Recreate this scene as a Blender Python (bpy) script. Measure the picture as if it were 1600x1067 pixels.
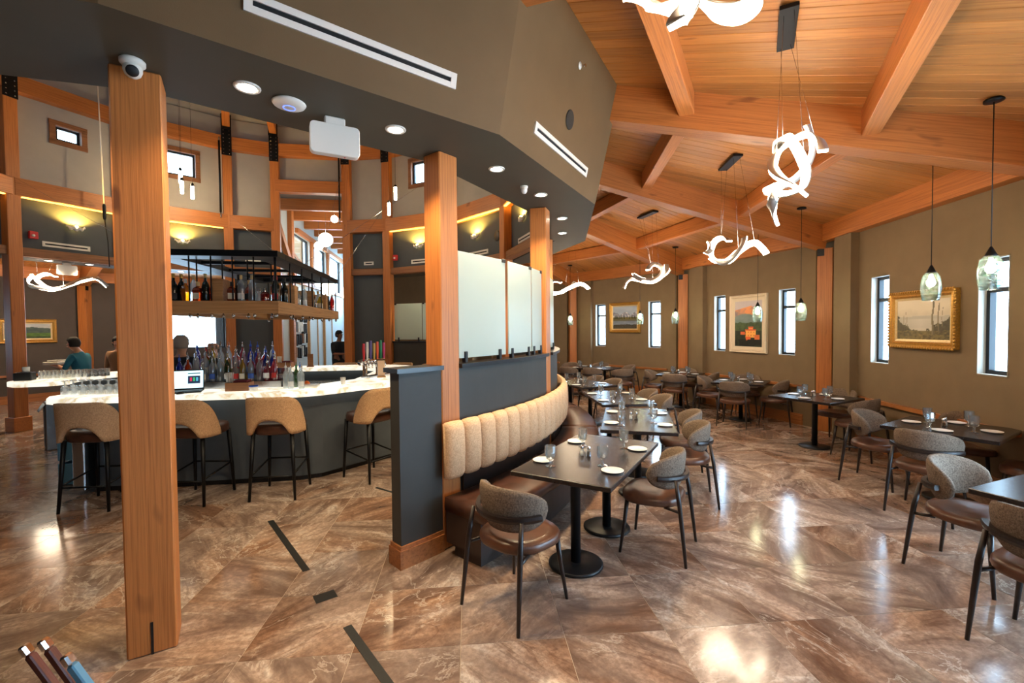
import bpy, bmesh, math, random
from mathutils import Vector, Matrix
random.seed(11)
for o in list(bpy.data.objects):
    bpy.data.objects.remove(o, do_unlink=True)
S = bpy.context.scene
COL = S.collection
rad, cos, sin, pi = math.radians, math.cos, math.sin, math.pi

# ------------------------------------------------------------------ camera
cam_d = bpy.data.cameras.new('camera')
cam_d.sensor_width = 36.0
cam_d.lens = 16.0
cam_d.clip_start = 0.05
cam = bpy.data.objects.new('camera', cam_d)
COL.objects.link(cam)
cam.matrix_world = (Matrix.Translation((0, 0, 1.786)) @ Matrix.Rotation(pi / 2 - 0.0276, 4, 'X')
                    @ Matrix.Rotation(-0.0088, 4, 'Z'))
S.camera = cam

# ------------------------------------------------------------------ world, exposure
W = bpy.data.worlds.new('sky')
S.world = W
W.use_nodes = True
wb = W.node_tree.nodes['Background']
wb.inputs[0].default_value = (0.58, 0.80, 1.0, 1)
wb.inputs[1].default_value = 20.0
S.view_settings.view_transform = 'Standard'
S.view_settings.look = 'None'
S.view_settings.gamma = 1.0
S.view_settings.use_curve_mapping = False
S.view_settings.exposure = 0.0

# ------------------------------------------------------------------ plan of the building
CX, CY = -4.33, 6.92           # centre of the round bar room
RP, RV, RK = 4.9, 5.55, 9.73   # post ring, outer soffit edge, outer wall corners
ZS = 3.2                       # underside of the soffit ring
AX = rad(98.85)                # axis towards the entrance
VV = Vector((cos(AX), sin(AX))); UU = Vector((VV.y, -VV.x))
def pol(r, deg): return Vector((CX + r * cos(rad(deg)), CY + r * sin(rad(deg))))
def uv(u, v): return Vector((CX, CY)) + UU * u + VV * v
def zdeck(r): return 4.43 - 0.262 * (r - 5.77)   # underside of the plank roof, r along the bay axis
BAR_RZ = AX - pi / 2
POSTS = [-85, -62.5, -40, -17.5, 5, 30.5, 53.3, 76, 88.7, 109, 121, 143.8, 163.8, 186, 208, 231, 253]
KR = [-85, -62.5, -40, -17.5, 5, 27.5, 50, 72.5]
KL = [121.6, 142.4, 166.6, 189, 211, 233, 254, 275]

# ------------------------------------------------------------------ helpers
def lin(c):
    def f(x):
        x = x / 255.0
        return x / 12.92 if x <= 0.04045 else ((x + 0.055) / 1.055) ** 2.4
    return (f(c[0]), f(c[1]), f(c[2]), 1.0)

class MB:
    def __init__(s): s.v, s.f, s.sm = [], [], []
    def add(s, vs, fs, sm=False, M=None):
        b = len(s.v)
        if M is not None: vs = [M @ Vector(v) for v in vs]
        s.v += [tuple(v) for v in vs]
        s.f += [tuple(i + b for i in f) for f in fs]
        s.sm += [sm] * len(fs)
        return s
    def box(s, c, d, M=None):
        x, y, z = c; a, b, h = d[0] / 2, d[1] / 2, d[2] / 2
        vs = [(x + i * a, y + j * b, z + k * h) for k in (-1, 1) for j in (-1, 1) for i in (-1, 1)]
        return s.add(vs, [(0, 2, 3, 1), (4, 5, 7, 6), (0, 1, 5, 4), (2, 6, 7, 3), (0, 4, 6, 2), (1, 3, 7, 5)], False, M)
    def prism(s, poly, z0, z1, M=None, sm=False):
        n = len(poly)
        vs = [(p[0], p[1], z0) for p in poly] + [(p[0], p[1], z1) for p in poly]
        s.add(vs, [tuple(range(n - 1, -1, -1)), tuple(range(n, 2 * n))], False, M)
        b = len(s.v) - 2 * n
        fs = [(i, (i + 1) % n, n + (i + 1) % n, n + i) for i in range(n)]
        s.f += [tuple(i + b for i in f) for f in fs]; s.sm += [sm] * n
        return s
    def loft(s, rings, caps=True, sm=True, closed=True, M=None):
        n = len(rings[0]); vs = [p for r in rings for p in r]; fs = []
        m = n if closed else n - 1
        for k in range(len(rings) - 1):
            for i in range(m):
                j = (i + 1) % n
                fs.append((k * n + i, k * n + j, (k + 1) * n + j, (k + 1) * n + i))
        if caps:
            fs.append(tuple(range(n - 1, -1, -1)))
            fs.append(tuple(range((len(rings) - 1) * n, len(rings) * n)))
        return s.add(vs, fs, sm, M)
    def lathe(s, prof, n=16, M=None, sm=True, squash=(1, 1), off=0.0):
        rings = [[(r * cos(2 * pi * i / n + off) * squash[0], r * sin(2 * pi * i / n + off) * squash[1], z) for i in range(n)] for r, z in prof]
        return s.loft(rings, True, sm, True, M)
    def tube(s, path, r, n=8, closed=False, sm=True, prof=None, M=None):
        P = [Vector(p) for p in path]; L = len(P)
        rr = r if isinstance(r, (list, tuple)) else [r] * L
        rings = []; up = None
        for i in range(L):
            if closed: t = P[(i + 1) % L] - P[i - 1]
            else: t = P[min(i + 1, L - 1)] - P[max(i - 1, 0)]
            t.normalize()
            if up is None:
                up = Vector((0, 0, 1)) if abs(t.z) < 0.9 else Vector((1, 0, 0))
            a = up - t * up.dot(t)
            if a.length < 1e-4: a = t.orthogonal()
            a.normalize(); up = a
            b = t.cross(a)
            if prof: rings.append([P[i] + b * q[0] * rr[i] + a * q[1] * rr[i] for q in prof])
            else: rings.append([P[i] + (a * cos(2 * pi * k / n) + b * sin(2 * pi * k / n)) * rr[i] for k in range(n)])
        if closed: rings.append(rings[0])
        return s.loft(rings, not closed, sm if not prof else False, True, M)
    def bar(s, p0, p1, w, h, M=None):
        p0, p1 = Vector(p0), Vector(p1); d = p1 - p0; L = d.length
        return s.box((L / 2, 0, 0), (L, w, h), (M or Matrix()) @ Matrix.Translation(p0) @ d.to_track_quat('X', 'Z').to_matrix().to_4x4())
    def arc(s, c, r0, r1, a0, a1, z0, z1, n=16):
        ring = []
        for i in range(n + 1):
            a = rad(a0 + (a1 - a0) * i / n); e = (cos(a), sin(a))
            ring.append([(c[0] + e[0] * r0, c[1] + e[1] * r0, z0), (c[0] + e[0] * r1, c[1] + e[1] * r1, z0),
                         (c[0] + e[0] * r1, c[1] + e[1] * r1, z1), (c[0] + e[0] * r0, c[1] + e[1] * r0, z1)])
        return s.loft(ring, True, False)
    def mesh(s, name, mat, bevel=0.0, seg=1):
        me = bpy.data.meshes.new(name)
        me.from_pydata(s.v, [], s.f)
        me.polygons.foreach_set('use_smooth', s.sm)
        bm = bmesh.new(); bm.from_mesh(me)
        if bevel > 0:
            bmesh.ops.bevel(bm, geom=bm.edges[:], offset=bevel, segments=seg, affect='EDGES', clamp_overlap=True)
        bmesh.ops.recalc_face_normals(bm, faces=bm.faces[:])
        bm.to_mesh(me); bm.free()
        if mat: me.materials.append(mat)
        return me
    def build(s, name, mat, parent=None, loc=(0, 0, 0), rz=0.0, bevel=0.0, seg=1):
        o = bpy.data.objects.new(name, s.mesh(name, mat, bevel, seg)); COL.objects.link(o)
        o.location = loc; o.rotation_euler = (0, 0, rz)
        if parent: o.parent = parent
        return o

def tag(o, label, cat, group=None):
    o['label'] = label; o['category'] = cat
    if group: o['group'] = group
    return o
def thing(name, label, cat, loc=(0, 0, 0), rz=0.0, group=None):
    o = bpy.data.objects.new(name, None); COL.objects.link(o)
    o.empty_display_size = 0.1
    o.location = loc; o.rotation_euler = (0, 0, rz)
    return tag(o, label, cat, group)
def struct(o, label=None):
    o['kind'] = 'structure'
    if label: o['label'] = label
    return o
def dup(root, loc=None, rz=None, label=None, group=None):
    r = root.copy(); COL.objects.link(r)
    if loc is not None: r.location = loc
    if rz is not None: r.rotation_euler = (0, 0, rz)
    if label: r['label'] = label
    if group: r['group'] = group
    for ch in list(root.children):
        c = ch.copy(); COL.objects.link(c); c.parent = r
        for g in list(ch.children):
            d = g.copy(); COL.objects.link(d); d.parent = c
    return r
def orient(o, p0, d, up=(0, 0, 1)):
    o.matrix_world = Matrix.Translation(Vector(p0)) @ Vector(d).to_track_quat('X', 'Z').to_matrix().to_4x4()
    return o
ORD = ['first', 'second', 'third', 'fourth', 'fifth', 'sixth', 'seventh', 'eighth', 'ninth', 'tenth', 'eleventh', 'twelfth',
       'thirteenth', 'fourteenth', 'fifteenth', 'sixteenth', 'seventeenth', 'eighteenth', 'nineteenth', 'twentieth',
       'twenty-first', 'twenty-second', 'twenty-third', 'twenty-fourth']

# ------------------------------------------------------------------ materials
class N:
    def __init__(s, name):
        s.m = bpy.data.materials.new(name); s.m.use_nodes = True
        s.t = s.m.node_tree; s.b = s.t.nodes['Principled BSDF']
    def n(s, ty, **kw):
        x = s.t.nodes.new(ty)
        for k, v in kw.items(): setattr(x, k, v)
        return x
    def l(s, a, b): s.t.links.new(a, b)
    def obj(s): return s.n('ShaderNodeTexCoord').outputs['Object']
    def mapping(s, vec, sc=(1, 1, 1), rot=(0, 0, 0), loc=(0, 0, 0)):
        x = s.n('ShaderNodeMapping'); s.l(vec, x.inputs[0])
        x.inputs['Scale'].default_value = sc; x.inputs['Rotation'].default_value = rot; x.inputs['Location'].default_value = loc
        return x.outputs[0]
    def noise(s, vec, scale=5, detail=4, rough=0.55, dist=0.0, out='Fac'):
        x = s.n('ShaderNodeTexNoise'); s.l(vec, x.inputs['Vector'])
        x.inputs['Scale'].default_value = scale; x.inputs['Detail'].default_value = detail
        x.inputs['Roughness'].default_value = rough; x.inputs['Distortion'].default_value = dist
        return x.outputs[out]
    def ramp(s, fac, stops, interp='LINEAR'):
        x = s.n('ShaderNodeValToRGB'); s.l(fac, x.inputs[0]); cr = x.color_ramp; cr.interpolation = interp
        while len(cr.elements) < len(stops): cr.elements.new(0.5)
        for e, (p, c) in zip(cr.elements, stops): e.position = p; e.color = c
        return x.outputs[0]
    def mix(s, fac, a, b, mode='MIX'):
        x = s.n('ShaderNodeMix', data_type='RGBA', blend_type=mode)
        for i, q in ((0, fac), (6, a), (7, b)):
            if hasattr(q, 'default_value') and hasattr(q, 'links'): s.l(q, x.inputs[i])
            else: x.inputs[i].default_value = q
        return x.outputs[2]
    def math(s, op, a, b=0.0):
        x = s.n('ShaderNodeMath', operation=op)
        for i, q in ((0, a), (1, b)):
            if hasattr(q, 'links'): s.l(q, x.inputs[i])
            else: x.inputs[i].default_value = q
        return x.outputs[0]
    def bump(s, h, dist=0.002, strength=0.5):
        x = s.n('ShaderNodeBump'); s.l(h, x.inputs['Height'])
        x.inputs['Distance'].default_value = dist; x.inputs['Strength'].default_value = strength
        s.l(x.outputs[0], s.b.inputs['Normal'])
    def set(s, **kw):
        for k, v in kw.items(): s.b.inputs[k.replace('_', ' ')].default_value = v
        return s
    def col(s, c): s.l(c, s.b.inputs['Base Color'])
    def rnd(s): return s.n('ShaderNodeObjectInfo').outputs['Random']

def plain(name, c, rough=0.5, metal=0.0, var=0.0, nscale=8, bump=0.0, bscale=200, coat=0.0, spec=0.5):
    k = N(name); k.set(Roughness=rough, Metallic=metal, Coat_Weight=coat, Specular_IOR_Level=spec)
    c = lin(c); k.b.inputs['Base Color'].default_value = c
    if var or bump: v = k.obj()
    if var:
        d = tuple(x * (1 - var) for x in c[:3]) + (1,); e = tuple(min(1, x * (1 + var)) for x in c[:3]) + (1,)
        k.col(k.ramp(k.noise(v, nscale), [(0.3, d), (0.7, e)]))
    if bump: k.bump(k.noise(v, bscale, 2), bump)
    return k.m
def emit(name, c, strength):
    k = N(name); k.b.inputs['Base Color'].default_value = (0, 0, 0, 1)
    k.b.inputs['Emission Color'].default_value = lin(c); k.b.inputs['Emission Strength'].default_value = strength
    return k.m
def wood(name, ca, cb, cc, rough=0.5, fine=1.0, var=0.25):
    """straight-grained timber, grain along the object's own X"""
    k = N(name); k.set(Roughness=rough)
    o = k.obj(); r = k.rnd()
    cmb = k.n('ShaderNodeCombineXYZ'); m = k.math('MULTIPLY', r, 37.0)
    for i in range(3): k.l(m, cmb.inputs[i])
    ad = k.n('ShaderNodeVectorMath', operation='ADD'); k.l(o, ad.inputs[0]); k.l(cmb.outputs[0], ad.inputs[1])
    v = ad.outputs[0]
    g = k.noise(k.mapping(v, (0.55, 16 * fine, 16 * fine)), 3.0, 5, 0.6, 0.5)
    base = k.ramp(g, [(0.28, lin(cb)), (0.5, lin(ca)), (0.74, lin(tuple(min(255, x * 1.1) for x in ca)))])
    fi = k.noise(k.mapping(v, (1.2, 70 * fine, 70 * fine)), 3.0, 3)
    base = k.mix(k.math('MULTIPLY', fi, 0.35), base, lin(cb))
    kn = k.noise(k.mapping(v, (1.7, 5, 5)), 1.6, 1.5, 0.5, 0.2)
    base = k.mix(k.ramp(kn, [(0.70, (0, 0, 0, 1)), (0.80, (0.8, 0.8, 0.8, 1))]), base, lin(cc))
    hv = k.n('ShaderNodeHueSaturation'); k.l(base, hv.inputs['Color'])
    k.l(k.math('ADD', k.math('MULTIPLY', r, var), 1.0 - var / 2), hv.inputs['Value'])
    k.col(hv.outputs[0]); k.bump(fi, 0.0012, 0.5)
    return k.m
def fabric(name, ca, cb, scale=130, rough=0.9):
    k = N(name); k.set(Roughness=rough, Specular_IOR_Level=0.2); v = k.obj()
    a = k.noise(k.mapping(v, (1, 1, 0.22)), scale, 2, 0.6); b = k.noise(k.mapping(v, (0.25, 0.25, 1)), scale, 2, 0.6)
    w = k.math('ADD', k.math('MULTIPLY', a, 0.5), k.math('MULTIPLY', b, 0.5))
    k.col(k.ramp(w, [(0.38, lin(cb)), (0.62, lin(ca))])); k.bump(w, 0.003, 0.7)
    return k.m
def leather(name, c, rough=0.38):
    k = N(name); k.set(Roughness=rough); v = k.obj(); c = lin(c)
    n = k.noise(v, 9, 4); d = tuple(x * 0.62 for x in c[:3]) + (1,); e = tuple(min(1, x * 1.3) for x in c[:3]) + (1,)
    k.col(k.ramp(n, [(0.3, d), (0.7, e)])); k.bump(k.noise(v, 260, 3), 0.0006, 0.5)
    return k.m
def clear_glass(name, tint=(0.93, 0.97, 0.98, 1), gl=0.55, base=0.06):
    k = N(name); t = k.t; t.nodes.remove(k.b)
    tr = k.n('ShaderNodeBsdfTransparent'); tr.inputs[0].default_value = tint
    g = k.n('ShaderNodeBsdfGlossy'); g.inputs['Roughness'].default_value = 0.03
    lw = k.n('ShaderNodeLayerWeight'); lw.inputs[0].default_value = 0.35
    f = k.math('ADD', k.math('MULTIPLY', lw.outputs['Facing'], gl), base)
    mx = k.n('ShaderNodeMixShader'); k.l(f, mx.inputs[0]); k.l(tr.outputs[0], mx.inputs[1]); k.l(g.outputs[0], mx.inputs[2])
    k.l(mx.outputs[0], t.nodes['Material Output'].inputs['Surface'])
    return k.m

M = {}
M['fir'] = wood('fir_timber', (194, 121, 61), (156, 88, 41), (100, 52, 27), 0.45, 1.9)
M['deck'] = wood('deck_plank', (186, 126, 66), (154, 96, 46), (86, 48, 26), 0.42, 0.8, 0.34)
M['trimwood'] = wood('trim_wood', (150, 100, 62), (110, 68, 40), (70, 40, 24), 0.5)
M['basewood'] = wood('baseboard_wood', (176, 112, 62), (132, 76, 38), (92, 52, 28), 0.4)
M['oak'] = wood('shelf_oak', (198, 150, 98), (160, 112, 68), (120, 78, 44), 0.5)
M['wall'] = plain('olive_wall_paint', (128, 108, 82), 0.75, var=0.06, nscale=3, bump=0.0012, bscale=160, spec=0.25)
M['darkwall'] = plain('charcoal_brown_paint', (86, 78, 72), 0.75, var=0.06, nscale=3, bump=0.0012, bscale=160, spec=0.25)
M['soffit'] = plain('dark_olive_paint', (84, 80, 68), 0.6, var=0.05, nscale=3, bump=0.0008, bscale=180, spec=0.3)
M['fascia'] = plain('olive_paint_warm_lit', (110, 88, 60), 0.7, var=0.05, nscale=3, bump=0.0008, bscale=180, spec=0.3)  # same paint as the soffit, the brown of warm light put into its colour
M['slate'] = plain('slate_paint', (66, 66, 63), 0.6, var=0.06, nscale=4, bump=0.001, bscale=170, spec=0.35)
M['darkgrey'] = plain('charcoal_paint', (80, 86, 91), 0.7, var=0.05, nscale=4, bump=0.001, bscale=150, spec=0.3)
M['greige'] = plain('greige_paint', (174, 168, 160), 0.8, var=0.04, nscale=3, spec=0.2)
M['white'] = plain('white_paint', (232, 228, 220), 0.5)
M['paleblue'] = plain('pale_paint', (205, 216, 220), 0.6)
M['blackmetal'] = plain('black_metal', (24, 25, 27), 0.42, 0.6)
M['blackcap'] = plain('black_laminate', (26, 26, 28), 0.3, var=0.1, nscale=20)
M['black'] = plain('black_plastic', (18, 18, 20), 0.45)
M['steel'] = plain('stainless_steel', (190, 192, 195), 0.25, 1.0)
M['chrome'] = plain('chrome', (225, 225, 228), 0.08, 1.0)
M['tabletop'] = plain('dark_table_laminate', (38, 31, 29), 0.27, var=0.12, nscale=14, spec=0.5)
M['pedestal'] = plain('pedestal_metal', (26, 26, 28), 0.38, 0.3)
M['legwood'] = wood('dark_leg_wood', (38, 28, 25), (24, 18, 16), (18, 13, 12), 0.34)
M['fabric'] = fabric('grey_brown_tweed', (140, 122, 106), (82, 69, 59), 260)
M['tanfab'] = fabric('tan_weave', (222, 186, 148), (186, 148, 112), 240)
M['stoolfab'] = fabric('camel_weave', (222, 184, 142), (182, 142, 104), 240)
M['leather'] = leather('brown_leather', (92, 58, 41), 0.3)
M['leatherdk'] = leather('dark_brown_leather', (76, 48, 36), 0.32)
M['banqbase'] = plain('dark_brown_base', (50, 36, 30), 0.5, var=0.15)
M['ceramic'] = plain('white_ceramic', (240, 236, 228), 0.2)
M['glassware'] = clear_glass('cut_glassware', (0.94, 0.97, 0.98, 1), 1.0, 0.14)
def tableware_glass(tlw, nm_, tint=(0.90, 0.94, 0.95, 1), tl_c=(0.95, 0.97, 1, 1), gl=0.85):
    k = N(nm_); t = k.t; t.nodes.remove(k.b)
    tr = k.n('ShaderNodeBsdfTransparent'); tr.inputs[0].default_value = tint
    g = k.n('ShaderNodeBsdfGlossy'); g.inputs['Roughness'].default_value = 0.06
    tl = k.n('ShaderNodeBsdfTranslucent'); tl.inputs[0].default_value = tl_c
    lw = k.n('ShaderNodeLayerWeight'); lw.inputs[0].default_value = 0.45
    m1 = k.n('ShaderNodeMixShader'); m1.inputs[0].default_value = tlw; k.l(tr.outputs[0], m1.inputs[1]); k.l(tl.outputs[0], m1.inputs[2])
    m2 = k.n('ShaderNodeMixShader'); k.l(k.math('ADD', k.math('MULTIPLY', lw.outputs['Facing'], gl), 0.12), m2.inputs[0]); k.l(m1.outputs[0], m2.inputs[1]); k.l(g.outputs[0], m2.inputs[2])
    k.l(m2.outputs[0], t.nodes['Material Output'].inputs['Surface']); return k.m
M['glassware'] = tableware_glass(0.09, 'cut_glassware_crystal'); M['barglass'] = tableware_glass(0.3, 'bar_glassware')
M['pane'] = clear_glass('window_pane', (0.93, 0.97, 1, 1), 0.2, 0.03)
M['red'] = plain('red_plastic', (196, 30, 34), 0.4)
M['frost'] = None
k = N('frosted_glass')
k.set(Roughness=0.22, Specular_IOR_Level=0.5, Transmission_Weight=0.0); k.b.inputs['Base Color'].default_value = lin((222, 232, 222))
tr = k.n('ShaderNodeBsdfTranslucent'); tr.inputs[0].default_value = lin((225, 236, 228))
mx = k.n('ShaderNodeMixShader'); mx.inputs[0].default_value = 0.5
k.l(k.b.outputs[0], mx.inputs[1]); k.l(tr.outputs[0], mx.inputs[2]); k.l(mx.outputs[0], k.t.nodes['Material Output'].inputs['Surface'])
M['frost'] = k.m
# polished stone-look floor tile, each tile with its own drift of veins
def tile_mat():
    k = N('marbled_floor_tile'); k.set(Roughness=0.16, Specular_IOR_Level=0.55)
    pos = k.n('ShaderNodeNewGeometry').outputs['Position']
    g = k.mapping(pos, (1 / 0.6, 1 / 0.6, 0), (0, 0, -rad(5.5)), (TG[0], TG[1], 0))
    fl = k.n('ShaderNodeVectorMath', operation='FLOOR'); k.l(g, fl.inputs[0])
    wn = k.n('ShaderNodeTexWhiteNoise', noise_dimensions='2D'); k.l(fl.outputs[0], wn.inputs['Vector'])
    sc = k.n('ShaderNodeVectorMath', operation='SCALE'); k.l(wn.outputs['Color'], sc.inputs[0]); sc.inputs['Scale'].default_value = 40
    ad = k.n('ShaderNodeVectorMath', operation='ADD'); k.l(pos, ad.inputs[0]); k.l(sc.outputs[0], ad.inputs[1])
    vr = k.n('ShaderNodeVectorRotate', rotation_type='Z_AXIS'); k.l(ad.outputs[0], vr.inputs['Vector'])
    k.l(k.math('MULTIPLY', wn.outputs['Value'], 6.28), vr.inputs['Angle'])
    v = vr.outputs[0]
    a = k.noise(k.mapping(v, (0.8, 2.3, 1)), 1.5, 8, 0.6, 1.2)
    c = k.ramp(a, [(0.30, lin((84, 68, 60))), (0.41, lin((124, 104, 92))), (0.5, lin((152, 131, 117))), (0.58, lin((176, 154, 138))), (0.69, lin((204, 191, 179)))])
    b = k.noise(k.mapping(v, (0.8, 2.4, 1), loc=(5, 3, 0)), 1.2, 5, 0.5, 1.0)
    vein = k.math('ADD', k.math('ABSOLUTE', k.math('SUBTRACT', b, 0.5)), k.math('MULTIPLY', k.math('MAXIMUM', k.math('SUBTRACT', k.noise(v, 2.2, 2), 0.47), 0.0), 0.6))
    c = k.mix(k.ramp(vein, [(0.0, (0.45, 0.45, 0.45, 1)), (0.016, (0, 0, 0, 1))]), c, lin((206, 194, 180)))
    d = k.noise(k.mapping(v, (0.7, 2.0, 1), loc=(-7, 2, 0)), 1.6, 5, 0.55, 1.8)
    dv = k.math('ADD', k.math('ABSOLUTE', k.math('SUBTRACT', d, 0.46)), k.math('MULTIPLY', k.math('MAXIMUM', k.math('SUBTRACT', k.noise(k.mapping(v, (1, 1, 1), loc=(3, 9, 0)), 2.0, 2), 0.5), 0.0), 0.5))
    c = k.mix(k.ramp(dv, [(0.0, (0.55, 0.55, 0.55, 1)), (0.03, (0, 0, 0, 1))]), c, lin((96, 74, 62)))
    fine = k.noise(v, 34, 6, 0.7)
    c = k.mix(k.ramp(fine, [(0.42, (0.5, 0.5, 0.5, 1)), (0.6, (0, 0, 0, 1))]), c, lin((108, 90, 80)))
    w_ = k.noise(k.mapping(v, (0.7, 1.3, 1), loc=(11, -4, 0)), 0.9, 3, 0.5, 0.8)
    c = k.mix(k.ramp(w_, [(0.46, (0, 0, 0, 1)), (0.66, (0.85, 0.85, 0.85, 1))]), c, lin((228, 196, 168)), 'MULTIPLY')
    j_ = k.noise(k.mapping(v, (1.0, 1.8, 1), loc=(2, 17, 0)), 2.6, 8, 0.62, 0.6)
    jv = k.math('ADD', k.math('ABSOLUTE', k.math('SUBTRACT', j_, 0.52)), k.math('MULTIPLY', k.math('MAXIMUM', k.math('SUBTRACT', k.noise(k.mapping(v, (1, 1, 1), loc=(8, 1, 0)), 1.4, 2), 0.44), 0.0), 0.6))
    c = k.mix(k.ramp(jv, [(0.0, (0.42, 0.42, 0.42, 1)), (0.02, (0, 0, 0, 1))]), c, lin((216, 202, 186)))
    hv = k.n('ShaderNodeHueSaturation'); k.l(c, hv.inputs['Color'])
    k.l(k.math('ADD', k.math('MULTIPLY', wn.outputs['Value'], 0.26), 0.95), hv.inputs['Value'])
    k.col(hv.outputs[0])
    k.l(k.math('ADD', k.math('MULTIPLY', a, 0.14), 0.075), k.b.inputs['Roughness'])
    return k.m
# ================================================================== FLOOR
TS = 0.605
_a = -rad(5.5)
_ox, _oy = -0.305, 2.526
TG = (-(cos(_a) * _ox - sin(_a) * _oy) / 0.6, -(sin(_a) * _ox + cos(_a) * _oy) / 0.6)
TS = 0.6
M['tile'] = tile_mat()
M['grout'] = plain('pale_grout', (178, 160, 140), 0.8)
mb = MB(); mb.prism([tuple(pol(10.4, a)) for a in range(0, 360, 15)], -0.2, -0.0015)
mb.prism([tuple(uv(u, v)) for u, v in ((-3.2, 8), (3.2, 8), (3.2, 16.5), (-3.2, 16.5))], -0.2, -0.002)
floor = struct(mb.build('floor', M['grout']), 'polished stone look tiled floor')
tmb = MB(); tmb.box((0, 0, -0.004), (TS - 0.0035, TS - 0.0035, 0.008)); tile_me = tmb.mesh('tile', M['tile'])
ex = Vector((cos(rad(5.5)), sin(rad(5.5)))); ey = Vector((-ex.y, ex.x))
cand, rest = [], []
for i in range(-28, 22):
    for j in range(-14, 26):
        p = Vector((_ox, _oy)) + ex * TS * (i + 0.5) + ey * TS * (j + 0.5)
        d = p - Vector((CX, CY))
        if d.length > 9.75 and not (abs(d.dot(UU)) < 3.0 and 5 < d.dot(VV) < 16): continue
        du, dv = d.dot(UU), d.dot(VV)
        vis = p.y > 1.7 and abs(p.x) / p.y < 1.2
        hid = (abs(du) < 2.6 and abs(dv) < 1.6)
        if vis and not hid: cand.append((1.0 / p.y ** 3, p))
        else: rest.append(p)
cand.sort(key=lambda c: -c[0])
for _, p in cand[:300]:
    o = bpy.data.objects.new('tile', tile_me); COL.objects.link(o)
    o.location = (p.x, p.y, 0); o.rotation_euler = (0, 0, rad(5.5)); o.parent = floor
rest += [p for _, p in cand[300:]]
rm = MB()
for p in rest:
    rm.box((0, 0, -0.004), (TS - 0.0035, TS - 0.0035, 0.008), Matrix.Translation((p.x, p.y, 0)) @ Matrix.Rotation(rad(5.5), 4, 'Z'))
ro = rm.build('far_tiles', M['tile'], floor); ro['kind'] = 'stuff'

# ================================================================== OUTER WALLS
def frame_matrix(A, B, z=0.0):
    """origin at A, X along A->B, Y = into the room (towards the centre), Z up"""
    A, B = Vector(A), Vector(B); d = (B - A).normalized(); n = Vector((-d.y, d.x))
    if (Vector((CX, CY)) - A).dot(n) < 0: n = -n
    m = Matrix(((d.x, n.x, 0, A.x), (d.y, n.y, 0, A.y), (0, 0, 1, z), (0, 0, 0, 1)))
    return m, (B - A).length
def wall_cols(L, z0, z1, openings, y0, y1, mb, x0=0.0):
    x = x0
    for (a, b, c, d) in sorted(openings):
        mb.box(((x + a) / 2, (y0 + y1) / 2, (z0 + z1) / 2), (a - x, y1 - y0, z1 - z0))
        if c > z0: mb.box(((a + b) / 2, (y0 + y1) / 2, (z0 + c) / 2), (b - a, y1 - y0, c - z0))
        if d < z1: mb.box(((a + b) / 2, (y0 + y1) / 2, (d + z1) / 2), (b - a, y1 - y0, z1 - d))
        x = b
    mb.box(((x + L) / 2, (y0 + y1) / 2, (z0 + z1) / 2), (L - x, y1 - y0, z1 - z0))
WN = [0]
M['winframe'] = plain('dark_window_frame', (36, 40, 44), 0.4, 0.4)
M['reveal'] = plain('window_reveal', (206, 204, 196), 0.7)
def window(m, x0, x1, z0, z1, mull=(0.73,), vert=(), depth=0.11, lin_=True):
    WN[0] += 1
    fm = MB(); t = 0.045; y = -depth
    def R4(a, b, c, d, tt, yy, th):
        fm.box(((a + b) / 2, yy, c + tt / 2), (b - a, th, tt)); fm.box(((a + b) / 2, yy, d - tt / 2), (b - a, th, tt))
        fm.box((a + tt / 2, yy, (c + d) / 2), (tt, th, d - c - 2 * tt)); fm.box((b - tt / 2, yy, (c + d) / 2), (tt, th, d - c - 2 * tt))
    R4(x0, x1, z0, z1, t, y, 0.06)
    for f in mull: fm.box(((x0 + x1) / 2, y, z0 + (z1 - z0) * f), (x1 - x0 - 2 * t, 0.06, 0.05))
    for f in vert: fm.box((x0 + (x1 - x0) * f, y, (z0 + z1) / 2), (0.06, 0.055, z1 - z0 - 2 * t))
    o = fm.build('window_%d' % WN[0], M['winframe']); o.matrix_world = m; struct(o)
    zs = [z0] + [z0 + (z1 - z0) * f for f in mull] + [z1]
    for a, b in zip(zs, zs[1:]):
        p = MB(); p.box(((x0 + x1) / 2, y - 0.01, (a + b) / 2), (x1 - x0 - 0.06, 0.008, b - a - 0.05))
        p.build('pane', M['pane'], o)
    if lin_:
        r = MB(); d0 = -0.18
        r.box(((x0 + x1) / 2, d0 / 2, z0 - 0.003), (x1 - x0, -d0, 0.014)); r.box(((x0 + x1) / 2, d0 / 2, z1 + 0.003), (x1 - x0, -d0, 0.014))
        r.box((x0 - 0.003, d0 / 2, (z0 + z1) / 2), (0.014, -d0, z1 - z0)); r.box((x1 + 0.003, d0 / 2, (z0 + z1) / 2), (0.014, -d0, z1 - z0))
        r.build('reveal', M['reveal'], o)
    return o
def portal(m, x0, x1, z0, z1, y=-0.3):
    li = bpy.data.lights.new('window_daylight', 'AREA'); li.shape = 'RECTANGLE'; li.size = (x1 - x0); li.size_y = (z1 - z0)
    try: li.cycles.is_portal = True
    except Exception: pass
    o = bpy.data.objects.new('window_daylight', li); COL.objects.link(o)
    # area light looks along its own -Z : make that the inward wall normal
    o.matrix_world = m @ Matrix.Translation(((x0 + x1) / 2, y, (z0 + z1) / 2)) @ Matrix.Rotation(pi / 2, 4, 'X')
    return o
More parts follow.
